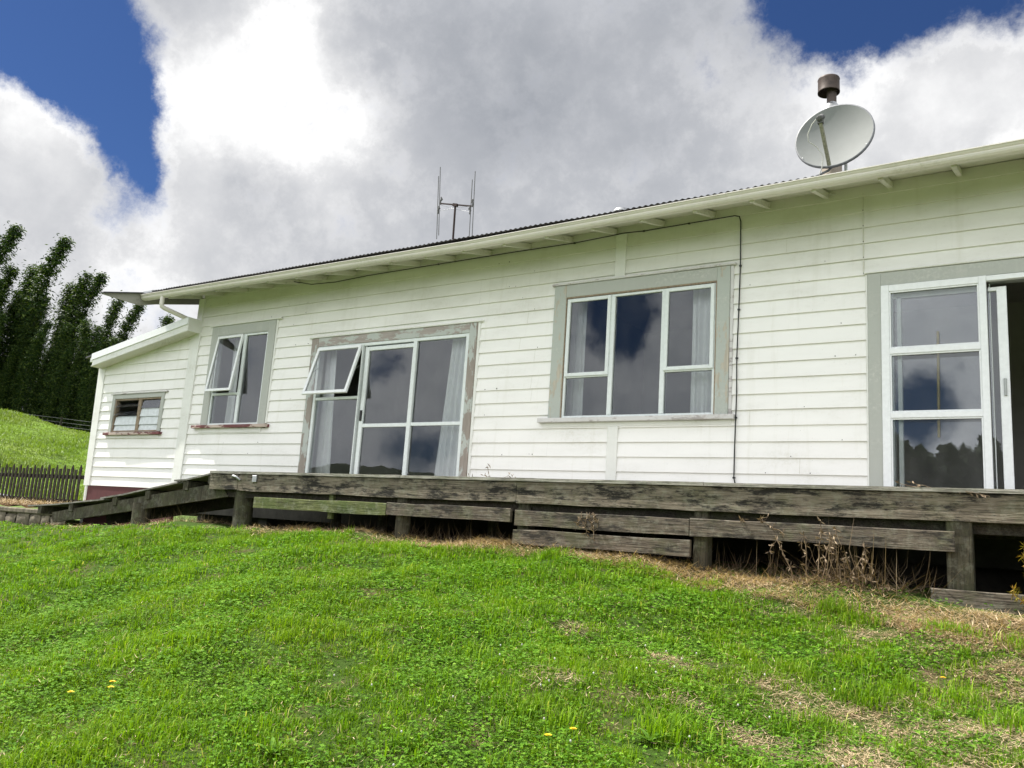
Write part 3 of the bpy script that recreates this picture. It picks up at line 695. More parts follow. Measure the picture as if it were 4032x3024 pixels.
vent = MB(); vent.lathe([(.10,3.60),(.10,3.80),(.135,3.81),(.137,3.825),(.12,3.83),(.122,3.845),(.10,3.85),(.10,3.865),(.06,3.88),(0,3.885)], (-5.04,1.0,0), 28)
tag(vent.build('roof_vent', M['galv'], None), 'shiny round metal roof vent just showing above the gutter', 'vent')

# ------------------------------------------------------------------ deck
deck = thing('timber_deck', (-4, -1.2, -1.0), 'long low weathered timber deck with lichen stained boards along the house', 'deck')
m = MB(); yb = [-2.055, -1.905]
rs = random.Random(4)
for i in range(14):
    y0 = -2.055 + .147*i; 
    cutx = [-9.47, -5.6+rs.uniform(-1,1), -1.8+rs.uniform(-1,1), XR]
    for a, b in zip(cutx[:-1], cutx[1:]):
        n = 6; 
        for k in range(n):
            xa, xb = a+(b-a)*k/n, a+(b-a)*(k+1)/n
            dz = rs.uniform(-.004,.004)
            m.box(xa+(.002 if k == 0 else 0), xb-(.002 if k == n-1 else 0), y0, min(y0+.141, -.03), -.299, -.268+0.001*((k+i) % 3))
m.build('deck_boards', M['deck_top'], deck)
def rough_board(mb, x0, x1, y0, y1, z0, z1, seed, step=.35, amp=.006, tilt=0.):
    r_ = random.Random(seed); n = max(2, int((x1-x0)/step)); rows = []
    for i in range(n+1):
        x = x0+(x1-x0)*i/n; u = i/n*tilt
        a = r_.uniform(-amp, amp); b = r_.uniform(-amp, amp); c = r_.uniform(-amp*.5, amp*.5)
        rows.append([(x,y0+c,z0+a+u),(x,y1,z0+a+u),(x,y1,z1+b+u),(x,y0+.006+c,z1+b+u),(x,y0+c,z1+b-.006+u)])
    for p, q in zip(rows[:-1], rows[1:]):
        vs = p+q
        mb.add(vs, [(i, (i+1) % 5, 5+(i+1) % 5, 5+i) for i in range(5)])
    mb.add(rows[0], [(4,3,2,1,0)]); mb.add(rows[-1], [(0,1,2,3,4)])
    return mb
for a, b, s_, z0 in ((-9.47,-8.90,1,-.505),(-8.89,-4.577,2,-.516),(-4.570,-.10,3,-.518),(-.095,XR,4,-.516)):
    rough_board(MB(), a, b, -2.035, -1.99, z0, -.302, s_).build('fascia_board', M['deck_face'], deck)
for a, b, z0, z1, s_, mt in ((-8.50,-6.272,-.722,-.588,11,'deck_green'),(-6.268,-4.605,-.712,-.578,12,'deck_rail'),(-4.55,-2.712,-.742,-.592,13,'deck_rail'),(-2.706,-.63,-.742,-.590,14,'deck_rail'),(-4.56,-2.70,-.925,-.782,15,'deck_rail')):
    o = rough_board(MB(), a, b, -2.075, -2.03, z0, z1, s_).build('lower_board', M[mt], deck)
    if mt == 'deck_green': o['label'] = 'green mossy lower board'
def post(x, w, square=False, y=-1.93, top=-.31):
    if w > .2: y = -1.86
    m = MB()
    if square: m.bbox(x-w/2, x+w/2, y-w/2, y+w/2, -1.6, top, .01)
    else: m.tube([(x,y,-1.6),(x+.005,y,-.9),(x,y,top)], [w/2*1.05,w/2,w/2*.97], 16)
    m.build('post', M['post'], deck)
post(-8.94,.25); post(-6.13,.17); post(-4.50,.13,True); post(-2.633,.13,True); post(-.605,.175,True); post(1.6,.15,True)
for x in (-7.35,-5.6,-3.6,-1.6,.6,-8.2): post(x,.14, y=-.9)
MB().bbox(-7.26,-7.19,-1.99,-1.95,-.80,-.50).build('stake', M['deck_green'], deck)
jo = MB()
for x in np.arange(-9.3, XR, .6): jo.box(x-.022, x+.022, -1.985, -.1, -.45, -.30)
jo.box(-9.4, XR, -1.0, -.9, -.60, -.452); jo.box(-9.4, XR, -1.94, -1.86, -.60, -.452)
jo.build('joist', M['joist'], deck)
MB().bbox(-8.60+.0,-8.52,-2.06,-2.036,-.40,-.315).tube([(-8.98,-2.06,-.345),(-8.93,-2.10,-.33),(-8.87,-2.09,-.345),(-8.84,-2.05,-.38)], .016, 8).build('metal_bracket', M['galv'], deck)
# ramp
ramp = thing('timber_ramp', (-11.5, -1.4, -1.1), 'sagging plywood ramp on a timber beam, descending from the left end of the deck', 'ramp')
def panel(pts, th=.022, y0=-2.0, y1=-.95):
    m = MB(); n = len(pts)
    for (xa, za), (xb, zb) in zip(pts[:-1], pts[1:]):
        m.add([(xa,y0,za),(xb,y0,zb),(xb,y1,zb),(xa,y1,za),(xa,y0,za-th),(xb,y0,zb-th),(xb,y1,zb-th),(xa,y1,za-th)], [(0,1,2,3),(4,7,6,5),(0,4,5,1),(3,2,6,7)])
    m.add([(pts[0][0],y0,pts[0][1]),(pts[0][0],y1,pts[0][1]),(pts[0][0],y1,pts[0][1]-th),(pts[0][0],y0,pts[0][1]-th)], [(0,1,2,3)])
    m.add([(pts[-1][0],y0,pts[-1][1]),(pts[-1][0],y1,pts[-1][1]),(pts[-1][0],y1,pts[-1][1]-th),(pts[-1][0],y0,pts[-1][1]-th)], [(0,1,2,3)])
    m.build('plywood_panel', M['ply'], ramp)
panel([(-9.44,-.276),(-9.75,-.335),(-10.05,-.385),(-10.30,-.402)])
panel([(-10.22,-.428),(-10.6,-.49),(-11.0,-.553),(-11.5,-.635),(-12.05,-.705)])
panel([(-11.95,-.718),(-12.5,-.768),(-13.2,-.835),(-13.7,-.87),(-14.1,-.895)])
m = MB(); m.prism([(-9.15,-1.96,-.595),(-9.35,-1.96,-.42),(-13.40,-1.96,-.98),(-13.35,-1.96,-1.14)], (0,.05,0)); m.build('beam', M['post'], ramp)
m = MB(); m.prism([(-9.15,-1.05,-.595),(-9.35,-1.05,-.42),(-13.40,-1.05,-.98),(-13.35,-1.05,-1.14)], (0,.05,0)); m.build('beam', M['joist'], ramp)
for x in (-9.52,-10.05,-10.9,-11.7,-12.85,-13.75):
    zt = np.interp(x, [-14.1,-12.5,-10.985,-10.28,-9.44], [-.92,-.79,-.578,-.452,-.30])
    MB().bbox(x-.055, x+.055, -1.985, -.98, zt-.125, zt-.003).build('cross_bearer', M['post'], ramp)
m = MB(); m.tube([(-11.1,-1.90,-1.5),(-11.1,-1.90,-.75)], .13, 14); m.build('post', M['post'], ramp)
brd = rough_board(MB(), -.80, 1.9, -2.06, -2.02, -1.24, -1.015, 31); tag(brd.build('board', M['deck_rail'], None), 'loose grey board lying on edge in the straw at the far right', 'board')

# ------------------------------------------------------------------ paling fence, stone edge, wire fence
fence = thing('paling_fence', (-18, 0, -.9), 'dark paling fence with alternating pointed and flat tops beside the lean-to', 'fence')
proto = {}
x = -16.28; i = 0; rs = random.Random(2)
while x > -24.5:
    kind = i % 2; h = (-.06 if kind == 0 else -.135) + rs.uniform(-.012,.012)
    w = .083
    if kind not in proto:
        m = MB(); z0 = -.80
        if kind == 0: poly = [(x-w/2,-.0,z0),(x+w/2,0,z0),(x+w/2,0,h-.075),(x,0,h),(x-w/2,0,h-.075)]
        else: poly = [(x-w/2,-.0,z0),(x+w/2,0,z0),(x+w/2,0,h),(x-w/2,0,h)]
        m.prism(poly, (0,.018,0)); o = m.build('paling', M['paling'], fence); proto[kind] = (o, x, h)
    else:
        o0, xx, hh = proto[kind]; c = o0.copy(); COL.objects.link(c); c.location = (x-xx, 0, h-hh); c.rotation_euler = (0, 0, 0)
    x -= .148 + rs.uniform(-.012,.012); i += 1
MB().box(-24.6,-16.2,.02,.075,-.335,-.255).build('rail', M['paling'], fence)
MB().box(-24.6,-16.2,.02,.075,-.86,-.745).build('rail', M['paling'], fence)
st = MB(); rs = random.Random(9)
def stone(mb, x0, x1, y0, y1, z0, z1):
    n = 5
    P = {}
    for i in range(n):
        for j in range(n):
            x = x0+(x1-x0)*i/(n-1); z = z0+(z1-z0)*j/(n-1)
            e = (1-abs(2*i/(n-1)-1)**3)*(1-abs(2*j/(n-1)-1)**3)
            P[i, j] = (x+rs.uniform(-.012,.012), y0-.05*e+rs.uniform(-.012,.012), z+rs.uniform(-.012,.012))
    vs = [P[i, j] for i in range(n) for j in range(n)]
    mb.add(vs, [(i*n+j, (i+1)*n+j, (i+1)*n+j+1, i*n+j+1) for i in range(n-1) for j in range(n-1)], True)
x = -24.
while x < -15.2:
    w = rs.uniform(.3,.6); zs = [-1.75, -1.32+rs.uniform(-.05,.05), -1.08+rs.uniform(-.04,.04)]
    for a, b in zip(zs[:-1], zs[1:]): stone(st, x, x+w-.02, -1.0, -.8, a, b)
    x += w
st.box(-24.,-15.1,-.97,-.80,-1.8,-1.06)
sw = st.build('retaining_wall', M['stone'], None); tag(sw, 'low rough stone retaining wall at the foot of the paling fence', 'wall')
MB().bbox(-24.,-14.6,-1.05,-.90,-1.06,-.965,.02).build('capping', M['stone'], sw)
bank = MB(); 
for i in range(40):
    a, b = -24+i*.23, -24+(i+1)*.23
    bank.add([(a,-.74,-.94+.03*math.sin(i*1.7)),(b,-.74,-.94+.03*math.sin((i+1)*1.7)),(b,.3,-.80+.03*math.sin((i+1)*2.3)),(a,.3,-.80+.03*math.sin(i*2.3))], [(0,1,2,3)], True)
tag(bank.build('soil_bank', M['soil'], None), kind='structure')
wf = thing('wire_fence', (-25, 8, 1.0), 'thin wire fence strands in front of the bamboo grove', 'fence')
def wz(x, y): return float(hill_h(np.array(x), np.array(y)))
def polar(th, r): a = math.radians(th); return (-r*math.cos(a), -9.13 + r*math.sin(a))
P0 = Vector((*polar(16, 36.2), 0)); P1 = Vector((*polar(34, 35.6), 0))
for px in (0., .33, .66, 1.):
    q = P0.lerp(P1, px); z = wz(q.x, q.y); MB().bar((q.x,q.y,z-.3),(q.x,q.y,2.38), .05,.05).build('post', M['joist'], wf)
for hgt in (2.02,2.17,2.32):
    MB().tube([tuple(P0.lerp(P1, k/8).xy)+(hgt-.02*math.sin(k*math.pi/8*3),) for k in range(9)], .0042, 4, False).build('wire', M['galv'], wf)

# ------------------------------------------------------------------ bamboo
def bamboo_mesh(name, seed, lean, dens=1., low=.12, wide=1.):
    """one culm 1 m tall unit (scaled later) plus its leaf plumes"""
    r_ = np.random.default_rng(seed)
    H = 8.; n = 26
    def axis(t): # culm axis, tip bends to +x
        return np.stack([lean*np.power(t, 3.2), .15*np.sin(t*3+seed), H*t - .35*abs(lean)*np.power(t, 5)], -1)
    ts = np.linspace(0, 1, n)
    m = MB(); m.tube([tuple(a) for a in axis(ts)], [max(.006,.032*(1-.85*t)) for t in ts], 6, False)
    V = []; F = []; G = []
    nodes = int(46*dens); pw = .62 if dens < 1 else .4
    cents = []; rad = []
    for k in range(nodes):
        t = low + (1-low)*(k+r_.random())/nodes
        a = axis(np.array(t)); ang = r_.random()*6.28; R0 = (.46*wide*(1-t)**pw+.07)*r_.uniform(.3,1.35)
        for j in range(3):
            d = np.array([math.cos(ang+j*2.1), math.sin(ang+j*2.1), .25])
            for q in (.35,.7,1.):
                cents.append(a + d*R0*q + np.array([0,0,-.10*q*q])); rad.append((.10+.07*q)*(.72 if dens < 1 else 1))
    cents = np.array(cents); rad = np.array(rad); L = 20
    C = np.repeat(cents, L, 0) + r_.normal(size=(len(cents)*L, 3))*np.repeat(rad, L)[:, None]
    N = len(C); th = r_.random(N)*6.28; dn = -.5+r_.normal(size=N)*.35
    d = np.stack([np.cos(th), np.sin(th), dn], -1); d /= np.linalg.norm(d, axis=1)[:, None]
    s = np.cross(d, r_.normal(size=(N, 3))); s /= np.linalg.norm(s, axis=1)[:, None]
    ln = r_.uniform(.10,.21, N)[:, None]; wd = r_.uniform(.016,.030, N)[:, None]
    V = np.stack([C, C+d*ln*.45+s*wd, C+d*ln, C+d*ln*.45-s*wd], 1).reshape(-1, 3)
    F = np.arange(N*4).reshape(-1, 4); G = np.repeat(r_.random(N), 4)
    return m, V, F, G
bam = []
kinds = [(1,.95,.72,.22,.80),(2,.5,.9,.10,.85),(3,.25,1.1,.05,1.05),(4,.6,.72,.22,.78),(5,.35,1.2,.04,1.2)]
protos = []
bgroup = 'bamboo stems of the dark grove'
first_labels = {}
def place_bamboo(kind, x, y, H, rz, label, first=False):
    z = wz(x, y)-.1
    if kind not in first_labels:
        root = thing('bamboo', (0,0,0), label, 'bamboo', bgroup)
        m, V, F, G = bamboo_mesh('leaves', *kinds[kind]); cu = m.build('culm', M['bamboo_culm'], root, fix=False)
        lv = npmesh('foliage', V, F, mat=M['bamboo_leaf'], attrs={'gv': G}); lv.parent = root
        first_labels[kind] = (root, [cu, lv])
    else:
        r0, ch = first_labels[kind]; root = r0.copy(); COL.objects.link(root)
        for c in ch: cc = c.copy(); COL.objects.link(cc); cc.parent = root
    root['label'] = label
    root.location = (x, y, z); s_ = H/8.; root.scale = (s_*1.05, s_*1.05, s_); root.rotation_euler = (0, 0, rz)
def polar(th, r): a = math.radians(th); return (-r*math.cos(a), -9.13 + r*math.sin(a))
# (direction, slope of the top above the eye, kind)
# wind-blown tips lean to the right in the picture = world direction (+.45,+.89)
RZ = math.radians(62)
front = [(23.6,.289,0,'bamboo arching high at the left edge of the picture'),(24.1,.247,1,'upright bamboo tip second from the left edge'),(25.1,.250,2,'broad yellowish bamboo plume left of the tallest one'),
         (26.3,.287,0,'tallest bamboo of the grove with a bent feathery tip'),(28.0,.252,3,'bamboo with a narrow tip just right of the tallest one'),(28.7,.256,0,'leaning bamboo plume left of the roof corner'),
         (30.1,.232,3,'leaning bamboo directly above the lean-to roof slope'),(31.3,.231,0,'last feathery bamboo tip at the downpipe elbow'),(33.2,.222,1,'bamboo tip showing between downpipe and house corner'),
         (23.4,.228,2,'short dark bamboo top at the left picture edge'),(25.9,.222,4,'bushy bamboo below the tallest tip on its left'),(27.3,.238,2,'dense bamboo filling the gap right of the tallest culm')]
for i, (th, sl, k, lab) in enumerate(front):
    r = 39+ (i % 3)*.8; x, y = polar(th - {0:1.3,1:.8,2:.4,3:.9,4:.5}[k], r); H = sl*r - .83 - wz(x, y) + .1
    H *= {0:1.035,1:1.0,2:.99,3:1.03,4:.98}[k]
    place_bamboo(k, x, y, H, RZ + random.uniform(-.2,.2), lab)
rs = random.Random(21)
for th in np.arange(13, 44, .62):
    for row in range(2):
        r = 38.0+row*2.2+rs.uniform(-.6,.6); sl = np.interp(th, [13,23,26,29,31,34,44], [.20,.205,.21,.19,.175,.155,.13])*rs.uniform(.78,1.08)
        x, y = polar(th+rs.uniform(-.3,.3), r); H = sl*r - .83 - wz(x, y)
        kk = rs.choice((0,1,2,3,4,4,2)); place_bamboo(kk, x, y, max(3., H), RZ+rs.uniform(-.5,.5) if kk in (0,3) else rs.uniform(0,6.28), 'dark leafy bamboo among the dense lower mass of the grove')
for i, th in enumerate(np.arange(12, 46, .9)):
    for row in range(2):
        r = 41.5+row*2.+rs.uniform(-.5,.5); x, y = polar(th+rs.uniform(-.4,.4), r); sl = np.interp(th, [13,26,31,44], [.17,.175,.14,.11])*rs.uniform(.8,1.); H = sl*r-.83-wz(x, y)
        place_bamboo(4, x, y, max(3., H), rs.uniform(0,6.28), 'dark leafy bamboo among the dense lower mass of the grove')

# ------------------------------------------------------------------ wooded ridge behind the viewer (seen in the window reflections)
def ridge(name, cx, half, y0, top, seed, label):
    r_ = np.random.default_rng(seed); N = 42000
    u = r_.random(N)*2-1; prof = top(u); hgt = prof*(1-r_.random(N)**2.2)
    cl = .5*np.sin(u*41)+.6*np.sin(u*97+1)+.5*np.sin(u*173+2)
    hgt = hgt + cl*np.clip(hgt/prof, 0, 1)**3*1.0
    C = np.stack([cx+u*half, y0 - r_.random(N)*9, -5+hgt], -1)
    d = r_.normal(size=(N, 3)); d /= np.linalg.norm(d, axis=1)[:, None]; s = np.cross(d, r_.normal(size=(N, 3))); s /= np.linalg.norm(s, axis=1)[:, None]
    ln = r_.uniform(.5,1.3, N)[:, None]
    V = np.stack([C, C+d*ln*.5+s*ln*.4, C+d*ln, C+d*ln*.5-s*ln*.4], 1).reshape(-1, 3)
    o = npmesh(name, V, np.arange(N*4).reshape(-1, 4), mat=M['wood_leaf'], attrs={'gv': np.repeat(r_.random(N), 4)})
    tag(o, label, 'wood', kind='stuff')
ridge('wood', -8, 42, -78, lambda u: 5.2+8.9*np.exp(-((u*42)/25.)**4)+.5*np.sin(u*17)**2, 3, 'dark wood behind the viewer mirrored in the sliding door')
t = NT('dark hillside'); n = t.noise(.25, 7, .7); t.bsdf(t.mix(t.ramp(n, [(.3,0.),(.7,1.)]), (.015,.028,.010), (.045,.06,.02)), .9, spec=.1)
def far_hill(x, y):
    return -5 + 15.5*np.exp(-((x+118)/58.)**2)*np.exp(-((y+112)/26.)**2) + .6*np.sin(x*.7)*np.sin(y*.6+x*.2) + 5*np.exp(-((x-60)/60.)**2)*np.exp(-((y+110)/26.)**2)
tag(grid('distant_hill', -230, 140, -170, -60, 2.5, far_hill, t.m), kind='structure')

# ------------------------------------------------------------------ grass and ground cover
def fbm(x, y, s=1.):
    return (np.sin(x*1.7*s+2.1*np.sin(y*1.3*s))+np.sin(y*2.3*s+1.7*np.sin(x*1.9*s+1))+.6*np.sin(x*5.1*s+y*3.7*s+2*np.sin(y*2.7*s))+.5*np.sin(y*7.3*s-x*4.1*s+1.5*np.sin(x*3.1*s)))/3.1
BARE = [(-2.63,-4.25,.13),(-1.86,-4.5,.15),(-1.15,-4.48,.24),(-.77,-4.47,.26),(-.28,-4.35,.3),(-1.18,-5.12,.16),(-.75,-5.05,.24),(-.3,-3.9,.18),(-.1,-3.35,.42),(-.26,-4.9,.2),(-1.6,-5.0,.12),(-2.2,-5.2,.12),
        (-.96,-3.0,.30),(-.45,-2.95,.36),(-1.7,-2.75,.22),(.5,-3.2,.7)]
EDGEX = [-22,-16,-14,-11,-9,-7,-5,-3.5,-2.5,-1.6,-.8,0,3]; EDGEY = [-1.2,-1.25,-2.0,-2.15,-2.2,-2.2,-2.22,-2.25,-2.32,-2.5,-2.75,-3.0,-3.2]
def green_density(x, y):
    e = np.interp(x, EDGEX, EDGEY) + .10*fbm(x, y, 2.3)
    d = np.clip((e - y)/.12, 0, 1)
    for bx, by, br in BARE:
        q = np.hypot(x-bx, (y-by)*1.1)/br + .55*fbm(x, y, 6.5); d = d*np.clip((q-.55)/.7, .06, 1)
    right = np.clip((x+2.6)/1.6, 0, 1)
    d = d*(1-right*.38*np.clip(fbm(x, y, 3.1)*1.5+.45, 0, 1))
    return d
def sample(n, rmin, rmax, a0=-9, a1=76, pw=1.):
    """points spread around the camera foot, azimuth measured from +y towards -x"""
    th = np.radians(rng.uniform(a0, a1, n)); r = np.sqrt(rng.uniform(rmin**2, rmax**2, n))
    return -r*np.sin(th), -9.13 + r*np.cos(th)
def blades(x, y, h, w, seed, lean=.5, zfn=lawn_h, bright=0.):
    n = len(x); r_ = np.random.default_rng(seed); th = r_.random(n)*6.283; z = zfn(x, y)-.01
    base = np.stack([x, y, z], -1); d = np.stack([np.cos(th), np.sin(th), np.zeros(n)], -1); s = np.stack([-np.sin(th), np.cos(th), np.zeros(n)], -1)
    l = (lean*r_.random(n)+.08)[:, None]; h = h[:, None]; w = w[:, None]; up = np.array([0,0,1.])
    mid = base + d*h*l*.35 + up*h*.6; tip = base + d*h*l*1.15 + up*h*(1-.45*l)
    V = np.stack([base-s*w, base+s*w, mid+s*w*.8, mid-s*w*.8, tip], 1).reshape(-1, 3)
    o = np.arange(n)*5; F4 = np.stack([o, o+1, o+2, o+3], -1); F3 = np.stack([o+3, o+2, o+4], -1)
    g = np.clip(r_.beta(2.2, 3.2, n)+bright, 0, 1)
    g = np.clip(g + .16*fbm(x*1., y*1., 1.1) + .10*fbm(x+5, y+2, 4.), 0, 1); g = np.where(r_.random(n) > .97, 1., g*.85)
    return V, F4, F3, np.repeat(g, 5)
def cat(parts, name, mat):
    Vs, A, B, G = [], [], [], []; off = 0
    for V, a, b, g in parts:
        Vs.append(V); A.append(a+off); B.append(b+off if b is not None else np.zeros((0,3), int)); G.append(g); off += len(V)
    return npmesh(name, np.concatenate(Vs), np.concatenate(A), np.concatenate(B), mat, {'gv': np.concatenate(G)})
parts = []
for n, r0, r1, hm, wm in ((220000,2.6,5.2,.052,.0023),(240000,5.2,7.6,.055,.0031),(190000,7.6,11,.060,.0042),(120000,11,20,.07,.0065)):
    x, y = sample(n, r0, r1); hf = .5+.55*np.clip(fbm(x, y, 1.6)+.35, 0, 1.3)+.35*np.clip(fbm(x+7, y, 4.5), 0, 1)+.45*np.clip(fbm(x+1, y+8, 8.), -.5, 1)
    keep = (rng.random(n) < green_density(x, y)*(.55+.45*np.clip(fbm(x+9, y+4, 2.7)+.6, 0, 1))*(.68+.32*np.clip(.6+1.1*fbm(x+1, y+8, 8.), 0, 1))) & (x > -23)
    x, y, hf = x[keep], y[keep], hf[keep]; n = len(x)
    parts.append(blades(x, y, hm*hf*rng.uniform(.45,1.3,n), wm*rng.uniform(.6,1.4,n), 5, .75))
# tufts
tx, ty = [], []; th_ = []
cx, cy = sample(1500, 2.8, 13); k = green_density(cx, cy) > .25; cx, cy = cx[k], cy[k]
for a, b in zip(cx, cy):
    m_ = rng.integers(30, 90); rr = rng.uniform(.025,.08); tx.append(a+rng.normal(size=m_)*rr); ty.append(b+rng.normal(size=m_)*rr); th_.append(np.full(m_, rng.uniform(.8,1.5)))
for a, b, s_ in ((-1.37,-2.68,1.9),(-1.2,-2.85,1.4),(-1.49,-5.39,1.8),(-4.16,-5.28,1.5),(-.9,-4.2,1.6),(-.45,-3.95,1.5),(-1.0,-4.75,1.3),(-.2,-4.2,1.6),(-1.25,-4.05,1.2),(-.6,-2.95,1.3),(-.15,-3.0,1.5),(-3.3,-3.0,1.5),(-7.6,-2.45,1.6),(-5.9,-2.45,1.3),(-3.9,-2.45,1.4)):
    m_ = 260; tx.append(a+rng.normal(size=m_)*.085); ty.append(b+rng.normal(size=m_)*.06); th_.append(np.full(m_, s_))
tx = np.concatenate(tx); ty = np.concatenate(ty); th_ = np.concatenate(th_)
parts.append(blades(tx, ty, .085*th_*rng.uniform(.5,1.1,len(tx)), .0028*rng.uniform(.6,1.3,len(tx)), 8, .8, bright=.03))
tag(cat(parts, 'grass', M['grass']), 'short bright green lawn grass with longer tufts', 'grass', kind='stuff')

# clover: three round leaflets on short stalks
def leaflets(x, y, size, seed, hz=.035):
    n = len(x); r_ = np.random.default_rng(seed); z = lawn_h(x, y)+hz*r_.uniform(.3,1.3,n); th = r_.random(n)*6.283
    nrm = np.stack([r_.normal(size=n)*.35, r_.normal(size=n)*.35, np.ones(n)], -1); nrm /= np.linalg.norm(nrm, axis=1)[:, None]
    C = np.stack([x, y, z], -1); V = []
    for k in range(3):
        a = th+k*2.094; d = np.stack([np.cos(a), np.sin(a), np.zeros(n)], -1); d -= nrm*(d*nrm).sum(1)[:, None]; s = np.cross(nrm, d)
        q = size[:, None]
        V.append(np.stack([C, C+d*q*.55+s*q*.5, C+d*q*1.05, C+d*q*.55-s*q*.5], 1))
    V = np.stack(V, 1).reshape(-1, 3); F = np.arange(len(V)).reshape(-1, 4); g = np.repeat(r_.beta(2,3,n), 12)
    return V, F, None, g
parts = []
for n, r0, r1, sz in ((105000,2.6,5.2,.0092),(120000,5.2,8.,.012),(60000,8,12,.016),(30000,12,20,.025)):
    x, y = sample(n, r0, r1); keep = rng.random(n) < np.clip(green_density(x, y)+.12*(x > -2.5), 0, 1)*np.clip(fbm(x+3, y-2, 1.9)*1.4+.55, .12, 1); x, y = x[keep], y[keep]
    parts.append(leaflets(x, y, sz*rng.uniform(.6,1.3,len(x)), 12))
tag(cat(parts, 'clover', M['clover']), 'low clover leaves growing through the lawn', 'clover', kind='stuff')
# tiny white clover flowers
fl = MB(); x, y = sample(45, 2.9, 5.2, -5, 45)
for a, b in zip(x, y):
    z = float(lawn_h(a, b)); fl.lathe([(0,.045),(.0035,.047),(.005,.052),(.0035,.057),(0,.058)], (a,b,z), 6)
tag(fl.build('clover_flowers', M['white_cable'], None), 'tiny white clover flower heads scattered in the near lawn', 'flowers', kind='stuff')

# straw: loose dry stalks
def straws(x, y, L, seed, zfn=lawn_h, up=.12, w=.0022):
    n = len(x); r_ = np.random.default_rng(seed); th = r_.random(n)*6.283; e = np.abs(r_.normal(size=n))*up
    z = zfn(x, y)+r_.random(n)*.03
    d = np.stack([np.cos(th)*np.cos(e), np.sin(th)*np.cos(e), np.sin(e)], -1); s = np.stack([-np.sin(th), np.cos(th), np.zeros(n)], -1); u2 = np.cross(s, d)
    C = np.stack([x, y, z], -1); L = L[:, None]; b = r_.normal(size=(n,1))*.12*L
    w_ = w*r_.uniform(.5,1.5,(n,1)); A0 = C-d*L/2*0; A1 = C+d*L*.5+u2*np.abs(b); A2 = C+d*L
    V = np.stack([A0-s*w_, A0+s*w_, A1+s*w_, A1-s*w_, A2], 1).reshape(-1, 3); o = np.arange(n)*5
    return V, np.stack([o,o+1,o+2,o+3],-1), np.stack([o+3,o+2,o+4],-1), np.repeat(r_.beta(2.5,2,n), 5)
parts = []
n = 85000; x = rng.uniform(-13.5, 1.4, n); e = np.interp(x, EDGEX, EDGEY); y = e + rng.uniform(-.22,.55,n)
dens = np.clip(.02+.7*np.clip((x+9.5)/6, 0, 1) + .5*fbm(x, y, 1.3), .0, 1); k = (rng.random(n) < dens) & (y < -1.6); x, y = x[k], y[k]
parts.append(straws(x, y, rng.uniform(.05,.22,len(x)), 3, up=.16, w=.0018))
x = rng.uniform(-22,-14.4,5000); y = rng.uniform(-.7,.1,5000); parts.append(straws(x, y, rng.uniform(.05,.2,5000), 31, zfn=lambda a, b: -.93+.13*(b+.74), up=.3))
for bx, by, br in BARE:
    m_ = int(34000*br*br) + 80; a = bx+rng.normal(size=m_)*br*.75; b = by+rng.normal(size=m_)*br*.7; kk = rng.random(m_) < np.clip(.6-fbm(a, b, 6.5), 0, 1); a = a[kk]; b = b[kk]; m_ = len(a); parts.append(straws(a, b, rng.uniform(.02,.11,m_), 4, up=.12, w=.0012))
n = 9000; x, y = sample(n, 3, 7); parts.append(straws(x, y, rng.uniform(.02,.06,n), 6, up=.25, w=.0013))
n = 15000; x = rng.uniform(-2.6, 1.2, n); y = rng.uniform(-5.2,-2.6,n); k = rng.random(n) < np.clip((x+2.6)/2, 0, .6)*np.clip(.3+.6*fbm(x, y, 3.1), 0, 1); parts.append(straws(x[k], y[k], rng.uniform(.03,.10,k.sum()), 7, up=.15, w=.0012))
tag(cat(parts, 'straw', M['straw']), 'dry straw scattered along the deck edge and bare patches', 'straw', kind='stuff')
# dead growth standing under the deck
parts = []
for (cx_, cy_, n, sx, hh, w_) in ((-2.0,-1.75,420,.45,.36,.0018),(-1.35,-1.98,420,.25,.52,.0022),(-3.6,-1.7,300,.7,.26,.0018),(-5.6,-1.6,420,.5,.34,.0018),(-6.9,-1.7,250,.6,.22,.0018),(-10.4,-1.75,300,.35,.34,.0018),(-9.9,-1.6,200,.5,.2,.0018),(.3,-1.95,200,.3,.25,.0022),(-13.7,-2.0,120,.4,.12,.0018)):
    x = cx_+rng.normal(size=n)*sx; y = cy_+rng.normal(size=n)*.10; parts.append(straws(x, y, hh*rng.uniform(.3,1.1,n), 9, up=.55, w=w_))
tag(cat(parts, 'dead_weeds', M['deadvine']), 'tangled dead brown weeds standing under the deck', 'weeds', kind='stuff')

def vine(name, base, strands, label, seed, mat='deadvine', hang=True, nl=5, tr=.005):
    r_ = np.random.default_rng(seed); m = MB(); V = []; 
    for (dx, h, out) in strands:
        p = Vector(base)+Vector((dx*.4, r_.uniform(-.02,.02), 0)); pts = [p.copy()]
        for i in range(8):
            p = p + Vector((dx*.6/8 + r_.normal()*.012, -out/8*(1 if i < 5 else .4), h/8*(1 if (i < 6 or not hang) else -.7))); pts.append(p.copy())
        m.tube(pts, [tr*(1-.07*i) for i in range(9)], 5, False)
        for q in pts[2:]:
            for _ in range(nl):
                d = Vector(r_.normal(size=3)).normalized()*.05; m.add([q, q+d*.5+Vector((.004,0,.004)), q+d, q+d*.5-Vector((.004,0,.004))], [(0,1,2,3)])
    o = m.build(name, M[mat], None, fix=False)
    at = o.data.attributes.new('gv', 'FLOAT', 'POINT'); at.data.foreach_set('value', r_.random(len(o.data.vertices)).astype(np.float32))
    return tag(o, label, 'dead vine')
vine('dead_vine', (-1.62,-2.10,-1.15), [(-.1,.62,.06),(.12,.58,.08),(.25,.70,.05),(-.28,.55,.04),(.4,.42,.1),(.05,.78,.03),(.5,.25,.15)], 'brown dead vine climbing over the lower board left of the thick right post', 5)
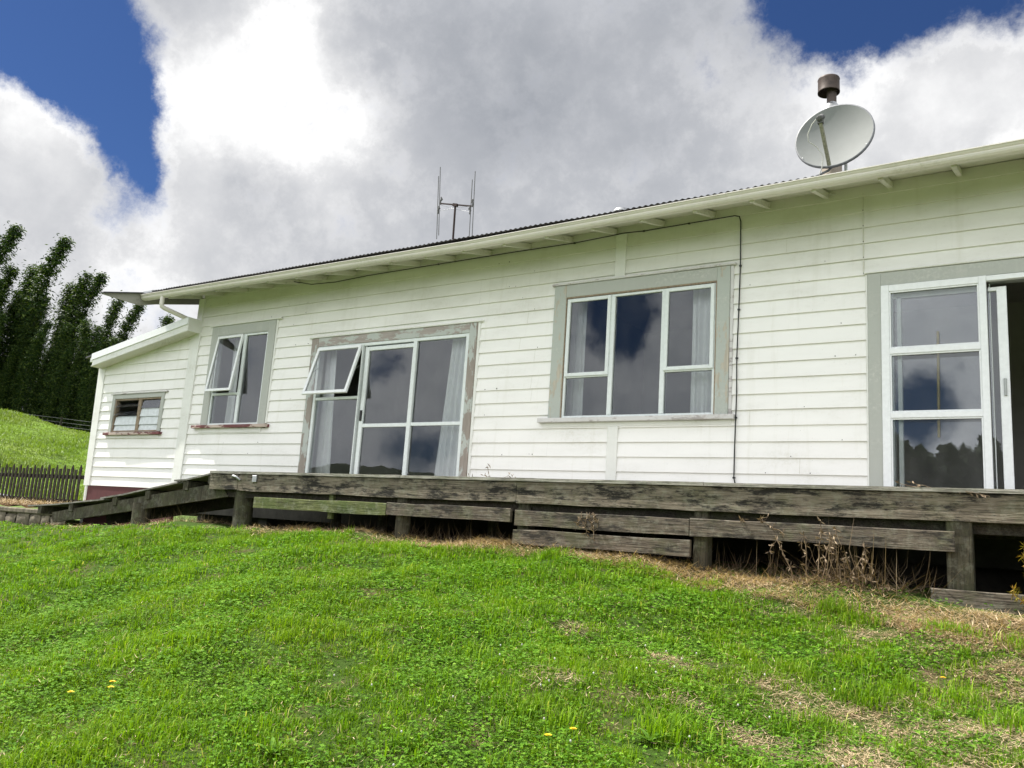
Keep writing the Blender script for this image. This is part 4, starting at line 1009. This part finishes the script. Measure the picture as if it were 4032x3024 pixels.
vine('dead_vine', (-1.33,-2.10,-1.17), [(-.1,.5,.06),(.12,.55,.08),(.3,.2,.1),(-.2,.66,.03)], 'reddish dead stems drooping beside the thick right post', 6)
vine('dead_vine', (-3.75,-2.09,-.58), [(.05,-.20,.02),(-.08,-.14,.03),(.12,-.24,.02),(.2,-.1,.02)], 'dead creeper hanging over the middle lower boards', 7, hang=False, nl=3, tr=.004)
vine('dead_vine', (-2.15,-2.09,-.60), [(.2,.05,.03),(-.12,.03,.03),(.28,-.08,.03)], 'small dead sprig lying on the board right of the square post', 8, hang=False, nl=2, tr=.003)
vine('dead_twig', (-5.15,-1.7,-.27), [(-.35,.05,.0),(.05,.22,.0),(.3,.10,.0),(-.15,.08,.0),(.4,.04,.0)], 'thin dry twigs sprouting through the deck below the three light window', 9, nl=1, tr=.0022)
vine('dead_twig', (-.75,-2.0,-.265), [(-.3,.04,.0),(.35,-.06,.1),(-.1,.03,.03)], 'dry tendril lying on the deck edge before the sliding door', 10, hang=False, nl=1, tr=.003)
# shrub at the right edge
r_ = np.random.default_rng(5); sp = MB(); 
for (dx, h) in ((-.02,.50),(.10,.56),(.17,.42),(-.10,.2)):
    p = Vector((-.17,-2.22,-1.18)); pts = [p.copy()]
    for i in range(8): p = p+Vector((dx/8+.02*math.sin(i), r_.normal()*.006, h/8)); pts.append(p.copy())
    sp.tube(pts, .004, 5, False)
    for q in pts[3:]:
        for _ in range(16):
            d = Vector((r_.normal(), r_.normal()*.6, r_.normal()*.6)).normalized()*r_.uniform(.03,.06); sd = Vector((0,.2,1)).cross(d).normalized()*.005
            sp.add([q, q+d*.5+sd, q+d, q+d*.5-sd], [(0,1,2,3)])
o = sp.build('shrub', M['fern'], None, fix=False); at = o.data.attributes.new('gv', 'FLOAT', 'POINT'); at.data.foreach_set('value', r_.random(len(o.data.vertices)).astype(np.float32))
tag(o, 'yellowing feathery shrub seedling under the deck at the right edge', 'shrub')

# yellow flowers
for (x, y, lab) in ((-4.23,-6.62,'yellow flower alone in the near lawn, leftmost of all'),(-4.15,-6.45,'left flower of the close yellow pair'),(-4.08,-6.50,'right flower of the close yellow pair'),(-1.78,-5.79,'yellow flower near the bottom edge, nearer the deck of two'),(-1.84,-5.90,'yellow flower at the very bottom edge of the picture'),(-.55,-3.82,'small yellow flower among the patchy grass at right'),(-8.3,-4.6,'faint yellow flower far left in the lawn')):
    z = float(lawn_h(np.array(x), np.array(y))); f_ = thing('yellow_flower', (x, y, z), lab, 'flower', 'yellow flowers in the lawn')
    MB().tube([(x,y,z),(x+.004,y,z+.04),(x,y-.003,z+.072)], .0013, 5).build('stem', M['stem'], f_)
    m = MB(); c0 = Vector((x, y-.003, z+.074))
    for ring, (n, rr, e) in enumerate(((12,.019,.15),(10,.013,.5))):
        for k in range(n):
            a = 2*math.pi*(k+.5*ring)/n; d = Vector((math.cos(a)*math.cos(e), math.sin(a)*math.cos(e), math.sin(e))); s_ = Vector((-math.sin(a), math.cos(a), 0))
            m.add([c0, c0+d*rr*.6+s_*.004, c0+d*rr, c0+d*rr*.6-s_*.004], [(0,1,2,3)])
    m.build('flower_head', M['yellow'], f_, fix=False)
# broad-leaved weeds
for j, (x, y, sz, nl, lab) in enumerate(((-2.85,-6.5,.09,12,'broad leaved weed rosette at the bottom edge left of the long grass'),(-1.55,-5.5,.11,12,'large pale leaved weed clump at bottom right of centre'),(-2.95,-5.2,.08,12,'dark leaved weed rosette in the middle of the lawn'))):
    z = float(lawn_h(np.array(x), np.array(y))); V = []; m = MB(); r_ = random.Random(j)
    for k in range(nl):
        a = 2*math.pi*k/nl+r_.uniform(-.3,.3); L = sz*r_.uniform(.7,1.2); e = r_.uniform(.35,1.0); s_ = Vector((-math.sin(a), math.cos(a), 0)); w = L*(.06 if nl > 20 else .11); prev = None; p = Vector((x, y, z+.01))
        rows = []
        for i in range(6):
            q = i/5; ww = w*(math.sin(math.pi*(.12+.88*q))**.8 if q < 1 else .05); el = e*(1-1.1*q)
            rows.append((p-s_*ww, p.copy()+Vector((0,0,-.12*ww)), p+s_*ww)); p = p + Vector((math.cos(a)*math.cos(el), math.sin(a)*math.cos(el), math.sin(el)))*L/5
        for A, B in zip(rows[:-1], rows[1:]): m.add([A[0],A[1],B[1],B[0]], [(0,1,2,3)], True); m.add([A[1],A[2],B[2],B[1]], [(0,1,2,3)], True)
    o = m.build('weed', M['weed'], None, fix=False); at = o.data.attributes.new('gv', 'FLOAT', 'POINT'); at.data.foreach_set('value', np.random.default_rng(j).random(len(o.data.vertices)).astype(np.float32))
    tag(o, lab, 'weed')
# hill grass
n = 90000; th = np.radians(rng.uniform(10, 34, n)); r = rng.uniform(20.8, 37, n); x = -r*np.cos(th); y = -9.13+r*np.sin(th); k = (y > .4) & ((x < -16.4)); x, y = x[k], y[k]; n = len(x)
hf = .5+.9*np.clip(fbm(x, y, .8)+.2, 0, 1.2)
tag(cat([blades(x, y, .13*hf*rng.uniform(.5,1.3,n), .010*rng.uniform(.6,1.4,n), 15, .9, zfn=hill_h)], 'hill_grass', M['hill_grass']), 'rough pasture grass on the hill behind the paling fence', 'grass', kind='stuff')

# ------------------------------------------------------------------ sky
BLUE = [(-0.8215,0.3378,0.4594,110,1.1),(-0.7946,0.3925,0.4632,75,0.9),(-0.798,0.3317,0.5031,120,1.0),(-0.8093,0.4107,0.42,70,1.1),(-0.8059,0.4444,0.3912,50,1.0),(-0.7855,0.437,0.4382,40,0.6),(-0.8113,0.4576,0.3638,45,1.0),(-0.8132,0.4703,0.3429,28,0.6),(-0.8271,0.3586,0.4328,50,0.5),(-0.842,0.3267,0.4292,60,0.5),(-0.1957,0.8011,0.5656,55,1.1),(-0.1487,0.818,0.5556,70,1.2),(-0.0896,0.8282,0.5532,80,1.2),(-0.0341,0.8396,0.5421,70,1.0),(-0.2094,0.7803,0.5893,70,0.8),(-0.0033,0.847,0.5316,60,0.8),(-0.1516,0.8323,0.5331,35,0.5),(-0.837,0.4606,0.2956,28,0.4),(-0.83,0.512,0.2211,35,0.5),(-0.866,0.4409,0.2358,40,0.3),(-0.8343,0.4534,0.3135,30,0.35),(-0.8614,0.3614,0.357,90,-0.7),(-0.8406,0.4066,0.3579,50,-0.5),(-0.0914,0.8678,0.4885,70,-0.7),(-0.0335,0.869,0.4938,70,-0.7),(-0.7499,0.4755,0.46,70,-0.7),(-0.7754,0.4999,0.3858,60,-0.7),(-0.735,0.405,0.5436,70,-0.8),(-0.8503,0.3540,0.3895,60,-0.6),(-0.8240,0.4080,0.393,35,-0.3),
 (-0.4108,-0.8717,0.267,50,1.0),(-0.4256,-0.874,0.2344,45,0.8),(-0.4652,-0.8446,0.2648,40,0.7),(-0.4229,-0.8557,0.2983,50,0.8),(-0.6657,-0.7223,0.1877,28,0.8),(-0.6514,-0.7542,0.0827,45,0.9),(-0.6129,-0.7841,0.0976,35,0.7),(-0.0887,-0.9799,0.1787,50,0.9),(-0.1294,-0.9779,0.1644,50,0.8),(-0.7872,-0.5905,0.1779,50,0.8),(-0.7161,-0.6728,0.1858,60,0.9),(-0.1168,-0.9833,0.1395,40,0.5)]
BRI = [(-0.8686,0.4218,0.26,120,0.12),(-0.7166,0.537,0.445,110,0.36),(-0.754,0.5169,0.4053,80,0.2),(-0.8408,0.3724,0.3929,80,0.28),(-0.853,0.385,0.352,70,0.12),(-0.6649,0.5989,0.4463,80,0.2),(-0.7554,0.4892,0.436,60,0.2),(-0.0956,0.8669,0.4892,110,0.12),(-0.0347,0.8795,0.4746,120,0.08),(-0.0343,0.9099,0.4134,110,0.08),(-0.1794,0.854,0.4883,90,0.15),(-0.8282,0.4921,0.2681,120,0.15),(-0.3832,0.7624,0.5214,190,-0.14),(-0.4953,0.7189,0.4877,150,-0.12),(-0.4538,0.7972,0.3983,240,-0.05),(-0.7459,0.5493,0.3766,60,-0.3),(-0.8658,0.4071,0.2909,110,-0.15),(-0.5487,0.6325,0.5466,150,-0.12),(-0.2791,0.8537,0.4396,160,0.05),(-0.3292,0.7626,0.5568,120,-0.05),(-0.3177,0.8962,0.3098,100,-0.1),(-0.6753,0.5298,0.5131,60,0.3)]
SUN = Vector((-4.34,-1.0,7.0)).normalized()
world = bpy.data.worlds.new('World'); SC.world = world; world.use_nodes = True
T = world.node_tree; T.nodes.clear()
def N(t_, **k):
    n = T.nodes.new(t_)
    for a, b in k.items(): setattr(n, a, b)
    return n
def Mth(op, a, b=None, c=None, clamp=False):
    n = N('ShaderNodeMath', operation=op, use_clamp=clamp)
    for i, v in enumerate((a, b, c)):
        if v is None: continue
        if isinstance(v, (int, float)): n.inputs[i].default_value = v
        else: T.links.new(v, n.inputs[i])
    return n.outputs[0]
tc = N('ShaderNodeTexCoord'); D_ = tc.outputs['Generated']
def blobsum(L, vec, start=0.):
    acc = start
    for x, y, z, s_, w in L:
        k = (1777./s_)**2
        d = N('ShaderNodeVectorMath', operation='DOT_PRODUCT'); T.links.new(vec, d.inputs[0]); d.inputs[1].default_value = Vector((x, y, z)).normalized()
        e = Mth('EXPONENT', Mth('MULTIPLY_ADD', d.outputs['Value'], k, -k)); acc = Mth('MULTIPLY_ADD', e, w, acc)
    return acc
def noise(vec, sc, det=7, ro=.6, off=(0,0,0), st=(1,1,1)):
    mp = N('ShaderNodeMapping'); mp.inputs['Location'].default_value = off; mp.inputs['Scale'].default_value = st; T.links.new(vec, mp.inputs[0])
    n = N('ShaderNodeTexNoise'); n.inputs['Scale'].default_value = sc; n.inputs['Detail'].default_value = det; n.inputs['Roughness'].default_value = ro
    T.links.new(mp.outputs[0], n.inputs['Vector']); return n
# warp the directions a little so that cloud outlines billow
nw = noise(D_, 10., 8, .66); wv = N('ShaderNodeVectorMath', operation='SUBTRACT'); T.links.new(nw.outputs['Color'], wv.inputs[0]); wv.inputs[1].default_value = (.5,.5,.5)
ws = N('ShaderNodeVectorMath', operation='SCALE'); T.links.new(wv.outputs[0], ws.inputs[0]); ws.inputs['Scale'].default_value = .085
wa = N('ShaderNodeVectorMath', operation='ADD'); T.links.new(D_, wa.inputs[0]); T.links.new(ws.outputs[0], wa.inputs[1])
wn = N('ShaderNodeVectorMath', operation='NORMALIZE'); T.links.new(wa.outputs[0], wn.inputs[0]); DW = wn.outputs[0]
BLUE = [(x, y, z, s_, w*(1.15 if y < 0 else 1)) for x, y, z, s_, w in BLUE]
blue = blobsum(BLUE, DW)
n_big = noise(D_, 3.2, 8, .62, (3,1,2)).outputs['Fac']; n_fine = noise(D_, 17., 12, .68, (1,5,2)).outputs['Fac']; n_mid = noise(D_, 7.5, 8, .6, (7,2,5)).outputs['Fac']
f = Mth('ADD', blue, Mth('MULTIPLY_ADD', n_fine, 2.3, -1.15))
f = Mth('ADD', f, Mth('MULTIPLY_ADD', n_mid, .8, -.4))
mr = N('ShaderNodeMapRange', interpolation_type='SMOOTHSTEP'); T.links.new(f, mr.inputs[0]); mr.inputs[1].default_value = .12; mr.inputs[2].default_value = 1.4
bluemask = mr.outputs[0]
# cloud brightness
br = blobsum(BRI, DW, .76)
edge = N('ShaderNodeMapRange', interpolation_type='SMOOTHSTEP'); T.links.new(f, edge.inputs[0]); edge.inputs[1].default_value = -.2; edge.inputs[2].default_value = .45
br = Mth('MULTIPLY_ADD', edge.outputs[0], .12, br)
br = Mth('ADD', br, Mth('MULTIPLY_ADD', n_mid, .50, -.25)); br = Mth('ADD', br, Mth('MULTIPLY_ADD', n_big, .5, -.25)); br = Mth('ADD', br, Mth('MULTIPLY_ADD', n_fine, .14, -.07))
cr = N('ShaderNodeValToRGB'); e = cr.color_ramp.elements
e[0].position = 0.; e[0].color = (.26,.285,.33,1); e[1].position = 1.; e[1].color = (1.0,1.0,1.0,1)
for p_, c_ in ((.35,(.36,.38,.42)),(.6,(.50,.515,.55)),(.85,(.74,.745,.76))): q = cr.color_ramp.elements.new(p_); q.color = (*c_, 1)
T.links.new(Mth('MULTIPLY', br, .90), cr.inputs['Fac'])
sky = N('ShaderNodeTexSky', sky_type='NISHITA'); sky.sun_disc = False
sky.sun_elevation = math.asin(SUN.z); sky.sun_rotation = math.atan2(SUN.x, SUN.y); sky.air_density = 1.; sky.dust_density = .3; sky.ozone_density = 2.
# both layers carry physical brightness, the Background strength brings them down together
CLOUD = 12.3
cs = N('ShaderNodeVectorMath', operation='SCALE'); T.links.new(cr.outputs['Color'], cs.inputs[0])
# extra cloud brightness behind the camera and overhead, added to light the shaded wall
sep = N('ShaderNodeSeparateXYZ'); T.links.new(D_, sep.inputs[0])
back = Mth('MULTIPLY_ADD', Mth('MAXIMUM', Mth('MULTIPLY', sep.outputs[1], -1.), 0.), 2.1, 1.0)
lift = Mth('MULTIPLY_ADD', Mth('MAXIMUM', Mth('ADD', sep.outputs[2], -.55), 0.), 2.0, back)
T.links.new(Mth('MULTIPLY', lift, CLOUD), cs.inputs['Scale'])
mx = N('ShaderNodeMix', data_type='RGBA'); T.links.new(bluemask, mx.inputs[0]); T.links.new(cs.outputs[0], mx.inputs[6])
tint = N('ShaderNodeVectorMath', operation='MULTIPLY'); T.links.new(sky.outputs[0], tint.inputs[0]); tint.inputs[1].default_value = (.37,.53,.84); T.links.new(tint.outputs[0], mx.inputs[7])
bg = N('ShaderNodeBackground'); bg.inputs['Strength'].default_value = .05; T.links.new(mx.outputs[2], bg.inputs[0])
ow = N('ShaderNodeOutputWorld'); T.links.new(bg.outputs[0], ow.inputs[0])
world.cycles.sampling_method = 'MANUAL'; world.cycles.sample_map_resolution = 1024

sl = bpy.data.lights.new('sun', 'SUN'); sl.energy = 5.0; sl.angle = R(.53); sl.color = (1., .955, .88)
so_ = bpy.data.objects.new('sun', sl); COL.objects.link(so_); so_.rotation_euler = (-SUN).to_track_quat('-Z','Y').to_euler()

# ------------------------------------------------------------------ camera
cam = bpy.data.cameras.new('camera'); co = bpy.data.objects.new('camera', cam); COL.objects.link(co); SC.camera = co
rr_ = Vector((0.83754643,0.54232008,0.06636953)); uu = Vector((0.04239883,-0.18562168,0.98170613)); ff = Vector((-0.54471857,0.81941047,0.17846051))
m4 = Matrix(((rr_.x,uu.x,-ff.x,0.),(rr_.y,uu.y,-ff.y,-9.12903883),(rr_.z,uu.z,-ff.z,-.828786918),(0,0,0,1))); co.matrix_world = m4
cam.sensor_width = 36; cam.lens = 3240.51/4032*36; cam.clip_end = 5000; cam.clip_start = .05
SC.view_settings.view_transform = 'Standard'; SC.view_settings.look = 'None'; SC.view_settings.exposure = .78; SC.view_settings.gamma = 1
SC.render.resolution_x = 1024; SC.render.resolution_y = 768
